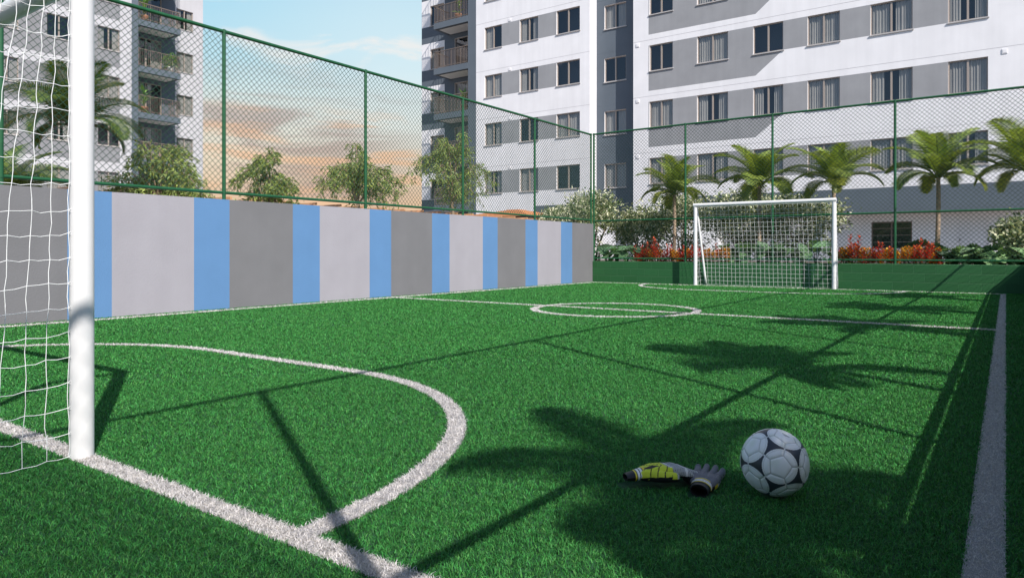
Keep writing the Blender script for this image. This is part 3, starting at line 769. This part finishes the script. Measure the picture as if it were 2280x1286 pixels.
for (a,b,c,d) in wins: window(bt, Q, a, b, c, d)
Q2 = Plane('x', XT-1.4); Y2 = lambda px: y_on(px, XT-1.4)
ye = Y2(452); yb1 = Y2(390)
w2 = [(Y2(393),Y2(430),z,z+WH) for z in sills()]; d2 = [(yp1+.2,Y2(360),f+.02,f+2.15) for f in fl]
m = MB(); facade(m, Q2, yp1, ye, 0, TOP, w2+d2, [(yp1,yb1,0,TOP,2)])
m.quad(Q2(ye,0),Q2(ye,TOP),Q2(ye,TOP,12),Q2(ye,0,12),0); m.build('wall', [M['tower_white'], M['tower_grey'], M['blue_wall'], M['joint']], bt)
for (a,b,c,d) in w2: window(bt, Q2, a, b, c, d)
for (a,b,c,d) in d2: window(bt, Q2, a, b, c, d, wr.choice(['both','left','full']), 'balcony_door', True, False)
for f in fl: balcony(bt, Q, yp1+.003, Y(402), f, -.02, 1.395, Y(402))
m = MB(); m.box(XT-12, XT-2.4, y0t+.02, ye-.02, 0, TOP); m.box(XT-.95, XT-.9, y0t+.05, yp0, .1, TOP); m.build('interior', M['interior'], bt)
m = MB(); m.box(XT-12.2, XT+.15, y0t-.2, ye+.2, TOP, TOP+.4); m.build('roof', M['white_wall'], bt)
t = thing('added_shade_screen', 'tall grey slatted screen, unseen, added beyond the near end to shade the turf behind the goal line', 'screen', (-6, -3.2, 0))  # out of view, added so its slats cast partial shade on the near turf
for k in range(13):
    x = -24 + 2.8*k; m = MB(); m.box(x-.06, x+.06, -3.32, -3.204, -.05, 8.2); m.build('post', M['frame'], t)
m = MB()
for k in range(68):
    z = .06+.12*k; m.box(-24, 9.6, -3.2, -3.192, z, z+.046)
m.build('slats', M['frame'], t)
# ------------------------------------------------------------------ plants
def rhomb(pos, d, n, ln, wd, fold=.0):
    """arrays: pos (k,3), unit dir d, unit normal n, length, width -> verts (k*4), quads"""
    s = np.cross(d, n); k = len(pos)
    V = np.zeros((k,4,3)); V[:,0] = pos; V[:,2] = pos + d*ln[:,None]
    mid = pos + d*(ln*.45)[:,None] + n*(ln*fold)[:,None]
    V[:,1] = mid + s*wd[:,None]/2; V[:,3] = mid - s*wd[:,None]/2
    i = np.arange(k)*4; return V.reshape(-1,3), np.stack([i,i+1,i+2,i+3],1)
def unit(a): return a/np.maximum(np.linalg.norm(a, axis=-1, keepdims=True), 1e-9)
def rep(c, n): return np.repeat(np.concatenate([c, np.ones((len(c),1))],1), n, axis=0)
def palm_proto(seed, L=1.12, nf=17, trunk_h=1.75, hang=1.0, lm='leaf_palm', step=1):
    rg = np.random.default_rng(seed); root = thing('palm_tree', 'palm', 'palm', (0,0,0))
    t = MB(); bend_ = rg.uniform(-.06,.06,2); n = 30
    t.tube([(bend_[0]*math.sin(i/n*2), bend_[1]*math.sin(i/n*2), trunk_h*i/n) for i in range(n+1)], [(.046 if trunk_h < 3 else .06) - .012*i/n + (.004 if i % 3 == 0 else 0) + .02*max(0,1-i/4) for i in range(n+1)], 10)
    tx, ty = bend_[0]*math.sin(2), bend_[1]*math.sin(2)
    t.build('trunk', M['palm_bark'], root, True)
    Vs, Fq, Cs, off = [], [], [], 0
    for f in range(nf):
        age = f/(nf-1); az = f*2.399 + rg.uniform(-.25,.25); el0 = R(84 - 60*age + rg.uniform(-6,6)); ln = L*(.72+.35*math.sin(PI*min(1,.25+.7*age)))*rg.uniform(.9,1.08)
        drop = R(58 + 50*age*hang)
        hdir = np.array([math.cos(az), math.sin(az), 0]); ns = 56
        pts = [np.array([tx, ty, trunk_h-.02])]; dirs = []
        for i in range(ns):
            e = el0 - drop*(i/ns)**1.35; d = hdir*math.cos(e) + np.array([0,0,math.sin(e)]); dirs.append(d); pts.append(pts[-1] + d*ln/ns)
        pts = np.array(pts); dirs = np.array(dirs + [dirs[-1]])
        r = MB(); r.tube([tuple(p) for p in pts[::4]], list(np.linspace(.013,.003,len(pts[::4]))), 5)
        Vs.append(np.array(r.v)); Fq.append(np.array([q for q in r.f if len(q) == 4]) + off); off += len(r.v); Cs.append(np.tile([1.1,.95,.9,1], (len(r.v),1)))
        tw = rg.uniform(-.3,.3)
        for side in (1,-1):
            for i in range(7, ns+1, step):
                u = i/ns; d = dirs[i]; sd = np.cross(d, [0,0,1]); sd = sd/np.linalg.norm(sd); upv = np.cross(sd, d)
                ll = ln*.34*(math.sin(PI*min(1,.12+.86*u))**.7)*rg.uniform(.85,1.1)
                v = .45+.4*u; dirl = sd*side*math.cos(v)*(1) + d*math.sin(v) + upv*(.22+tw*side) ; dirl = dirl/np.linalg.norm(dirl)
                d2 = dirl + np.array([0,0,-.32-.30*age]); d2 = d2/np.linalg.norm(d2)
                nrm = np.cross(dirl, d); nrm = nrm/np.linalg.norm(nrm); wv = np.cross(dirl, nrm)*.0095
                p0 = pts[i]; p1 = p0 + dirl*ll*.5; p2 = p1 + d2*ll*.5
                Vs.append(np.array([p0-wv*.6, p0+wv*.6, p1+wv, p1-wv, p2+wv*.15, p2-wv*.15]))
                Fq.append(np.array([[0,1,2,3],[3,2,4,5]]) + off); off += 6
                b = rg.uniform(.6,1.6)*(1.18-.35*age); yl = rg.uniform(0,.35)*(1-u*.2) + (.25 if age > .93 else 0)
                Cs.append(np.tile([b*(1+yl), b*(1+.25*yl), b*(1-.2*yl), 1], (6,1)))
    np_mesh('crown', np.concatenate(Vs), [np.concatenate(Fq)], M[lm], np.concatenate(Cs), root)
    return root
PP = [palm_proto(1, nf=16), palm_proto(2, nf=18), palm_proto(3, nf=15)]
pused = [0,0,0]
def put(protos, used_, k, loc, rz, s, label, cat, group):
    o = protos[k] if not used_[k] else copy_tree(protos[k]); used_[k] = 1
    o.location = loc; o.rotation_euler = (0,0,rz); o.scale = (s,s,s) if not hasattr(s,'__len__') else s
    return tag(o, label, cat, group)
BED = .44
GP = 'palms planted round the court'
for i, (px, py, Yp, k, lab) in enumerate([(1500,425,18.6,0,'small palm left of the far goal, its thin trunk showing beside the goal'),
    (1690,405,18.9,1,'small palm behind the left half of the far goal'),
    (1850,398,18.7,2,'small palm behind the right upright of the far goal'),
    (2085,385,18.5,0,'small palm over the red and orange flowers right of the far goal'),
    (2292,368,18.4,1,'small palm cut by the right edge, beside the lit yellowish bush')]):
    x = x_on(px, Yp); d = -SA*x + CA*Yp; zc = CH + (HOR-py)*d/FOC
    s = (zc-BED)/1.75*.97
    put(PP, pused, k, (x, Yp, BED), i*1.3, (1.0,1.0,s) if False else s*.98, lab, 'palm', GP)
RPP = [palm_proto(5, L=1.02, nf=8, trunk_h=3.15), palm_proto(6, L=1.12, nf=12, trunk_h=3.15), palm_proto(7, L=.95, nf=7, trunk_h=3.15), palm_proto(8, L=1.12, nf=12, trunk_h=3.15)]; ru = [0,0,0,0]
for i, (x, y, lab) in enumerate([(2.25,.72,'palm beyond the right fence whose shadow falls over the ball and gloves'),(2.8,.36,'palm beyond the right fence whose shadow falls right of the ball'),(1.99,3.67,'palm beyond the right fence whose shadow falls behind the ball'),
    (2.0,6.9,'palm beyond the right fence whose shadow touches the halfway line'),(2.0,9.9,'palm beyond the right fence whose shadow falls past the halfway line'),(2.05,13.2,'palm beyond the right fence nearest the far corner')]):
    put(RPP, ru, (0,2,1,3,1,3)[i], (x, y, 0), i*1.7+.4, 1.0, lab, 'palm', GP)
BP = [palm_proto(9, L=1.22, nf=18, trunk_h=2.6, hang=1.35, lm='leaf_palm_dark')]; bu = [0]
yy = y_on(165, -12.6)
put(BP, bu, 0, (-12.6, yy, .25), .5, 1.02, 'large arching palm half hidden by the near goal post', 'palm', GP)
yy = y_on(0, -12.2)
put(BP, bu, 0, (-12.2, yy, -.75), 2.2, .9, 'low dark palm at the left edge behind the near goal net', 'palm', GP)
# airy trees behind the striped wall
def airy_tree(seed, h, r, label, loc, dens=1.0):
    rg = np.random.default_rng(seed); root = thing('tree', label, 'tree', loc, 'airy trees behind the striped wall')
    ox, oy, oz = loc; t = MB(); th = h*.70
    tr = [(ox+.05*math.sin(i*.9+seed), oy+.05*math.cos(i*.7+seed), oz+th*i/8) for i in range(9)]
    t.tube(tr, list(np.linspace(.075,.03,9)), 9)
    P0, D0 = [], []
    nl = 15
    for l in range(nl):
        az = l*2.4+rg.uniform(-.3,.3); st_ = .78+.22*l/nl; b = np.array(tr[min(8,int(st_*8))]); b = b + 0
        rise = (h-(b[2]-oz))*rg.uniform(.35,1.0)*(1.15 if l > 8 else .8); out = r*rg.uniform(.75,1.1)*(.5 if l > 8 else 1)
        pts = []
        for i in range(9):
            u = i/8; pts.append(b + np.array([math.cos(az)*out*u**.85, math.sin(az)*out*u**.85, rise*math.sin(min(1,u*1.45)*PI/2) - .7*r*max(0,u-.45)**1.2*1.5]))
        t.tube([tuple(p) for p in pts], list(np.linspace(.02,.004,9)), 5)
        for i in range(2, 9):
            for q in range(int(3.9*dens)):
                d = np.array([math.cos(az)*.4+rg.normal()*.7, math.sin(az)*.4+rg.normal()*.7, rg.uniform(-.85,.5)]); d /= np.linalg.norm(d)
                tl = rg.uniform(.16,.36)*r; base = pts[i]+rg.normal(size=3)*.03; tw = []
                for s_ in range(5):
                    u = s_/4; tw.append(base + d*tl*u + np.array([0,0,-.45*tl*u*u]))
                t.tube([tuple(p) for p in tw[::2]], .0025, 3, cap=False)
                for s_ in range(1,5):
                    for e in range(3):
                        P0.append(tw[s_]+rg.normal(size=3)*.015); D0.append(d*.6+rg.normal(size=3)*.6+np.array([0,0,-.75]))
    t.build('trunk', M['bark'], root, True)
    P0 = np.array(P0); D0 = unit(np.array(D0)); n = len(P0); N = unit(np.cross(D0, rg.normal(size=(n,3))))
    V, F = rhomb(P0, D0, N, rg.uniform(.08,.145,n), rg.uniform(.02,.034,n), .06)
    b = rg.uniform(.6,1.45,n); yl = rg.random(n)**2
    C = rep(np.stack([b*(1+.45*yl), b*(1+.25*yl), b*(1-.1*yl)],1), 4)
    np_mesh('crown', V - np.array(loc), [F], M['leaf_tree'], C, root)
for i, (px, ty, hw, lab, dn) in enumerate([(345,318,1.12,'broad airy tree between the near goal post and the first fence post right of it',1.3),(597,342,.66,'smallest airy tree, alone against the sunset sky',1.0),
      (800,296,.98,'airy tree against the sky with a fence post crossing its crown',1.1),(1012,292,1.1,'airy tree in front of the balconies of the long apartment block',1.2)]):
    xx = -13.0; yy = y_on(px, xx); d = -SA*xx + CA*yy; zt = CH + (HOR-ty)*d/FOC
    airy_tree(40+i, zt, hw, lab, (xx, yy, 0), dn)
# variegated round shrubs
def shrub(seed, label, loc, rx, ry, rz, zc, n=4200, cream=.62):
    rg = np.random.default_rng(seed); root = thing('shrub', label, 'shrub', loc, 'variegated shrubs in the garden bed')
    t = MB()
    for k in range(7):
        a = k*.9+rg.random(); t.tube([(loc[0]+.05*math.cos(a), loc[1]+.05*math.sin(a), loc[2]), (loc[0]+rx*.3*math.cos(a), loc[1]+ry*.3*math.sin(a), loc[2]+zc*.6), (loc[0]+rx*.6*math.cos(a), loc[1]+ry*.6*math.sin(a), loc[2]+zc*1.1)], [.03,.02,.008], 6)
    t.build('trunk', M['bark'], root, True)
    nc = 60; cd = unit(rg.normal(size=(nc,3))); cd[:,2] = np.where(cd[:,2] < -.2, -cd[:,2]*rg.choice([1,-1],nc,p=[.4,.6]), cd[:,2]); cc = cd*rg.uniform(.55,.95,(nc,1))
    k = rg.integers(0, nc, n); p = cc[k] + rg.normal(size=(n,3))*.17
    P0 = p*np.array([rx,ry,rz]) + np.array([0,0,zc]); P0 = P0[P0[:,2] > .05]; n = len(P0); k = k[:n]
    D0 = unit(unit(P0-np.array([0,0,zc*.6]))*.7 + rg.normal(size=(n,3))*.8 + np.array([0,0,-.1])); N = unit(np.cross(D0, rg.normal(size=(n,3))))
    V, F = rhomb(P0, D0, N, rg.uniform(.08,.15,n), rg.uniform(.04,.062,n), .05)
    q = rg.random(n); b = rg.uniform(.7,1.25,n)
    green = np.array([.11,.16,.06]); crm = np.array([.70,.69,.50]); mid = np.array([.33,.38,.20])
    c = np.where((q < 1-cream)[:,None], green, np.where((q < 1-cream*.55)[:,None], mid, crm))*b[:,None]
    np_mesh('crown', V, [F], M['leaf_shrub'], rep(c,4), root)
for i, (px, Yp, py_c, wpx, hpx, lab) in enumerate([(1245,20.2,497,90,60,'pale mottled shrub peeping over the end of the striped wall'),(1318,19.4,492,120,110,'tall pale mottled shrub behind the corner of the two fences'),
     (1430,20.4,520,90,100,'pale mottled shrub left of the far goal'),(1520,20.6,500,150,120,'large pale mottled shrub just left of the far goal'),(1655,20.8,492,150,120,'large pale mottled shrub behind the far goal net'),
     (1775,20.5,495,150,105,'pale mottled shrub behind the right half of the goal net')]):
    x = x_on(px, Yp); d = -SA*x + CA*Yp; s = d/FOC; zc = CH+(HOR-py_c)*s - BED
    shrub(60+i, lab, (x, Yp, BED), wpx*s/2*1.2, wpx*s/2*1.1, hpx*s/2*1.1, zc, 5200, .66)
# broad-leaved plants
def leaf_outline(kind):
    pts = []
    if kind == 'oval':
        for a in np.linspace(-PI, PI, 22, endpoint=False):
            r = 1; pts.append((.5-.5*math.cos(a), .30*math.sin(a)*(1-.25*math.cos(a))))
        return pts
    half = []
    for i in range(25):
        u = i/24; w_ = .42*math.sin(PI*min(1,(.06+u*.94)**.75))**.8
        notch = 1.0 if (i % 4) < 3 or i < 3 or i > 21 else .38
        half.append((u, w_*notch))
    return [(u-.08*(1-u)*(1 if w_ > .2 else 0), w_) for u, w_ in half] + [(u, -w_) for u, w_ in reversed(half[1:-1])]
def broad_plant(seed, kind, tint, n=9, size=.34, rise=.42, spread=1.0):
    rg = np.random.default_rng(seed); root = thing('leafy_plant', 'x', 'plant', (0,0,0)); V, F3, C = [], [], []; off = 0; st_ = MB()
    out = leaf_outline(kind)
    for k in range(n):
        az = k*2.4+rg.uniform(-.4,.4); tilt = rg.uniform(.1,.9); h = rise*rg.uniform(.55,1.15); rad = .22*spread*rg.uniform(.4,1.2)
        b = np.array([math.cos(az)*rad, math.sin(az)*rad, h]); st_.tube([(0,0,0),(b[0]*.4,b[1]*.4,h*.7),tuple(b)], [.008,.007,.005], 5)
        d = np.array([math.cos(az)*math.cos(tilt*1.0-.5), math.sin(az)*math.cos(tilt-.5), math.sin(.55-tilt*1.3)]); s = np.cross(d, [0,0,1]); s /= np.linalg.norm(s); nrm = np.cross(s, d)
        roll = rg.uniform(-.6,.6); s = s*math.cos(roll)+nrm*math.sin(roll); nrm = np.cross(s, d)
        sz = size*rg.uniform(.75,1.15); row = [b]
        for (u,w_) in out: row.append(b + d*u*sz + s*w_*sz - nrm*(.25*u*u + .5*abs(w_)**1.5*-.6)*sz)
        cen = b + d*.4*sz - nrm*.04*sz; row[0] = cen
        V += row; m_ = len(out)
        for i in range(m_): F3.append((off, off+1+i, off+1+(i+1) % m_))
        br = rg.uniform(.7,1.35); c = np.array(tint)*br; C += [[*c*1.25,1]] + [[*c,1]]*m_; off += m_+1
    st_.build('stem', M['leaf_green'] if 'leaf_green' in M else M['bark'], root, True)
    np_mesh('leaves', np.array(V), [np.array(F3)], M['leaf_big'], np.array(C), root)
    return root
M['leaf_green'] = mat('green stem', (.06,.12,.04), .6)
LP = [broad_plant(1,'oval',(2.6,2.2,2.3),10), broad_plant(2,'oval',(1.3,1.15,1.15),9), broad_plant(3,'monstera',(.9,.85,.8),10,.36,.40), broad_plant(4,'monstera',(3.2,2.4,2.4),9,.34,.36)]
lu = [0]*4
def bed(px, Yp): return (x_on(px, Yp), Yp, BED)
GL = 'broad-leaved plants in the garden bed'
l1 = 'broad-leaved plant in the fence corner, between striped wall end and red flowers'
l2 = 'broad-leaved plant showing behind the far goal net'
l3 = 'dark split-leaved plant at the right end of the flower bed'
l4 = 'pale split-leaved plant at the right end of the flower bed'
rp = random.Random(4)
for px, k, l in [(1332,1,l1),(1352,0,l1),(1374,1,l1),(1396,0,l1),(1412,1,l1),(1626,0,l2),(1655,1,l2),(1690,0,l2),(1722,1,l2),(1752,0,l2),(1785,0,l2),(1818,1,l2),
                 (2102,2,l3),(2128,2,l3),(2150,3,l4),(2172,2,l3),(2192,3,l4),(2210,2,l3),(2232,3,l4),(2252,2,l3),(2272,3,l4),(2292,3,l4)]:
    b = bed(px, 17.75+rp.random()*.7); put(LP, lu, k, (b[0],b[1],BED-.02), rp.uniform(0,6), rp.uniform(1.05,1.45), l, 'plant', GL)
# flowering plants
def flower_proto(seed, cols, h):
    rg = np.random.default_rng(seed); root = thing('flowering_plant', 'x', 'flower', (0,0,0)); P0, D0, L_, W_, C = [], [], [], [], []
    for k in range(9):
        az = k*2.4; P0.append((0,0,.02)); D0.append((math.cos(az)*.8, math.sin(az)*.8, rg.uniform(.35,.9))); L_.append(rg.uniform(.2,.3)); W_.append(.045); C.append((.11,.19,.045) if k % 3 else (.22,.26,.06))
    P0, D0, L_, W_ = np.array(P0,float), unit(np.array(D0)), np.array(L_), np.array(W_)
    N = unit(np.cross(np.cross(D0,[0,0,1.]), D0)); V, F = rhomb(P0, D0, N, L_, W_, .08); np_mesh('leaves', V, [F], M['leaf_shrub'], rep(np.array(C),4), root)
    st_ = MB(); P0, D0, L_, W_, C = [], [], [], [], []
    for s_ in range(3):
        a = rg.uniform(0,6.28); hh = h*rg.uniform(.7,1.1); top = np.array([math.cos(a)*.07, math.sin(a)*.07, hh]); st_.tube([(0,0,0), tuple(top)], .005, 5)
        for k in range(18):
            u = .45+.55*k/17; az = k*2.4+a; p = top*u; P0.append(p); D0.append((math.cos(az), math.sin(az), .35+.9*(k/17)**3)); L_.append(.115*(1.15-.6*u)+.03); W_.append(.046)
            c = cols[rg.integers(len(cols))]; C.append(np.array(c)*rg.uniform(.75,1.2))
    st_.build('stem', M['leaf_green'], root, True)
    P0, D0, L_, W_ = np.array(P0), unit(np.array(D0)), np.array(L_), np.array(W_); N = unit(np.cross(np.cross(D0,[0,0,1.]), D0))
    V, F = rhomb(P0, D0, N, L_, W_, .1); np_mesh('flower', V, [F], M['petal'], rep(np.array(C),4), root)
    return root
RED = [(.82,.07,.05),(.75,.045,.06),(.86,.14,.06)]; ORG = [(.88,.42,.04),(.90,.52,.06),(.82,.27,.03)]
FP = [flower_proto(1,RED,.66), flower_proto(2,ORG,.58), flower_proto(3,RED,.50)]; fu = [0]*3
for a, b, n, where in ((1418,1625,42,'between the fence corner and the far goal'),(1872,2096,46,'right of the far goal')):
    for i in range(n):
        px = a+(b-a)*(i+rp.uniform(.1,.9))/n; k = rp.choice([0,2,2,1,1,1]); q = bed(px, 17.45+rp.random()*.45)
        put(FP, fu, k, (q[0],q[1],BED-.03), rp.uniform(0,6), rp.uniform(.75,1.12), ('orange' if k == 1 else 'red')+' flower spike in the bed '+where, 'flower', 'red and orange flowers along the block wall')
# bush at the right edge
shrub(90, 'feathery yellow-green bush at the right edge of the bed', (x_on(2278,18.6), 18.6, BED), .55, .55, .5, .62, 3000, .75)
# ------------------------------------------------------------------ pergola and tiled kiosk beyond the striped wall
t = thing('pergola', 'long low timber pergola beam line beyond the striped wall', 'pergola', (-14.2, 14, 0))
for x in (-14.2, -15.6):
    m = MB(); m.box(x-.05, x+.05, 5.5, 24, 1.86, 2.0); m.build('beam', M['wood'], t)
    for y in (6, 10.3, 14.6, 18.9, 23.2):
        m = MB(); m.box(x-.06, x+.06, y-.06, y+.06, -.06, 1.858); m.build('post', M['wood'], t)
for i in range(24):
    m = MB(); y = 5.8+i*.78; m.box(-15.9, -14.0, y-.025, y+.025, 2.003, 2.06); m.build('rafter', M['wood'], t)
kx, ky = x_on(1150, 24.0), 24.0
t = thing('kiosk', 'small kiosk with an orange clay tile hip roof behind the striped wall', 'kiosk', (kx, ky, 0))
m = MB(); w_ = 1.95; ze, zt = 2.22, 2.56
for s in range(4):
    a = s*PI/2; c_, s_ = round(math.cos(a)), round(math.sin(a)); rr = 16
    for i in range(rr):        # courses of tile, each stepping over the one below
        u0, u1 = i/rr, (i+1)/rr; w0, w1 = w_*(1-u0*.85), w_*(1-u1*.85); z0_, z1_ = ze+(zt-ze)*u0+.02, ze+(zt-ze)*u1
        f_ = lambda lx, ly, z: (kx + c_*lx - s_*ly, ky + s_*lx + c_*ly, z)
        m.quad(f_(-w0,-w0,z0_), f_(w0,-w0,z0_), f_(w1,-w1,z1_), f_(-w1,-w1,z1_)); m.quad(f_(-w0,-w0,z0_-.03), f_(w0,-w0,z0_-.03), f_(w0,-w0,z0_), f_(-w0,-w0,z0_))
m.box(kx-w_*.16, kx+w_*.16, ky-w_*.16, ky+w_*.16, zt-.06, zt+.03)
m.build('roof', M['tile'], t)
m = MB(); m.box(kx-1.6, kx+1.6, ky-1.6, ky+1.6, -.06, 2.19); m.build('wall', M['white_wall'], t)
m = MB(); m.box(kx+.2, kx+1.1, ky-1.63, ky-1.603, .0, 2.0); m.build('door', M['wood'], t)
# ------------------------------------------------------------------ plants on the balconies
def balcony_plant(label, loc, h, kind):
    t = thing('potted_plant', label, 'plant', loc, 'potted plants on the balconies'); rg = np.random.default_rng(int(h*100)); x, y, z = loc
    m = MB(); pr = .2 if kind != 'tall' else .22; m.lathe([(0,0),(pr*.7,0),(pr,.36),(pr*1.06,.38),(pr*1.06,.42),(pr*.9,.42),(pr*.85,.38),(0,.38)], 18, c=loc); m.build('pot', M['pot'] if kind == 'round' else M['terracotta'], t, True)
    n = 260 if kind == 'round' else 30
    if kind == 'round':
        d = unit(rg.normal(size=(n,3))); P0 = d*np.array([.46,.46,.48])*rg.random((n,1))**.4 + np.array([0,0,.42+.35]); D0 = unit(d+np.array([0,0,.2])+rg.normal(size=(n,3))*.5); ln = rg.uniform(.14,.26,n); wd = ln*.45
    else:
        az = rg.random(n)*6.28; P0 = np.zeros((n,3)); P0[:,2] = rg.uniform(.4,h*.72,n); e = rg.uniform(.2,1.3,n); D0 = np.stack([np.cos(az)*np.cos(e), np.sin(az)*np.cos(e), np.sin(e)],1); ln = rg.uniform(.5,.95,n); wd = ln*.22
        s = MB(); s.tube([(x,y,z+.38),(x+.02,y,z+h*.75)], [.03,.015], 6); s.build('stem', M['leaf_green'], t)
    N = unit(np.cross(np.cross(D0,[.01,0,1.]), D0)); V, F = rhomb(P0, D0, N, ln, wd, .12); b = rg.uniform(1.2,3.2,n)
    np_mesh('leaves', V, [F], M['leaf_big'], rep(np.stack([b*1.2,b,b*.6],1),4), t)
yq = lambda px: y_on(px, XT-.5)
balcony_plant('leafy plant on the highest tower balcony in view', (XT-.45, yq(322), fl[4]), 1.9, 'tall')
balcony_plant('round bush in a white pot on a tower balcony', (XT-.5, yq(380), fl[3]), 1.1, 'round')
balcony_plant('leafy plant at the left end of a tower balcony, below the white pot', (XT-.45, yq(320), fl[2]), 1.75, 'tall')
balcony_plant('tall banana plant on the highest balcony of the long block', (x_on(1020,YF1+.45), YF1+.5, fl[4]), 2.3, 'tall')
balcony_plant('bushy plant against the blue pilaster, two balconies below the banana plant', (x_on(1033,YF1+.45), YF1+.5, fl[2]), 1.3, 'tall')
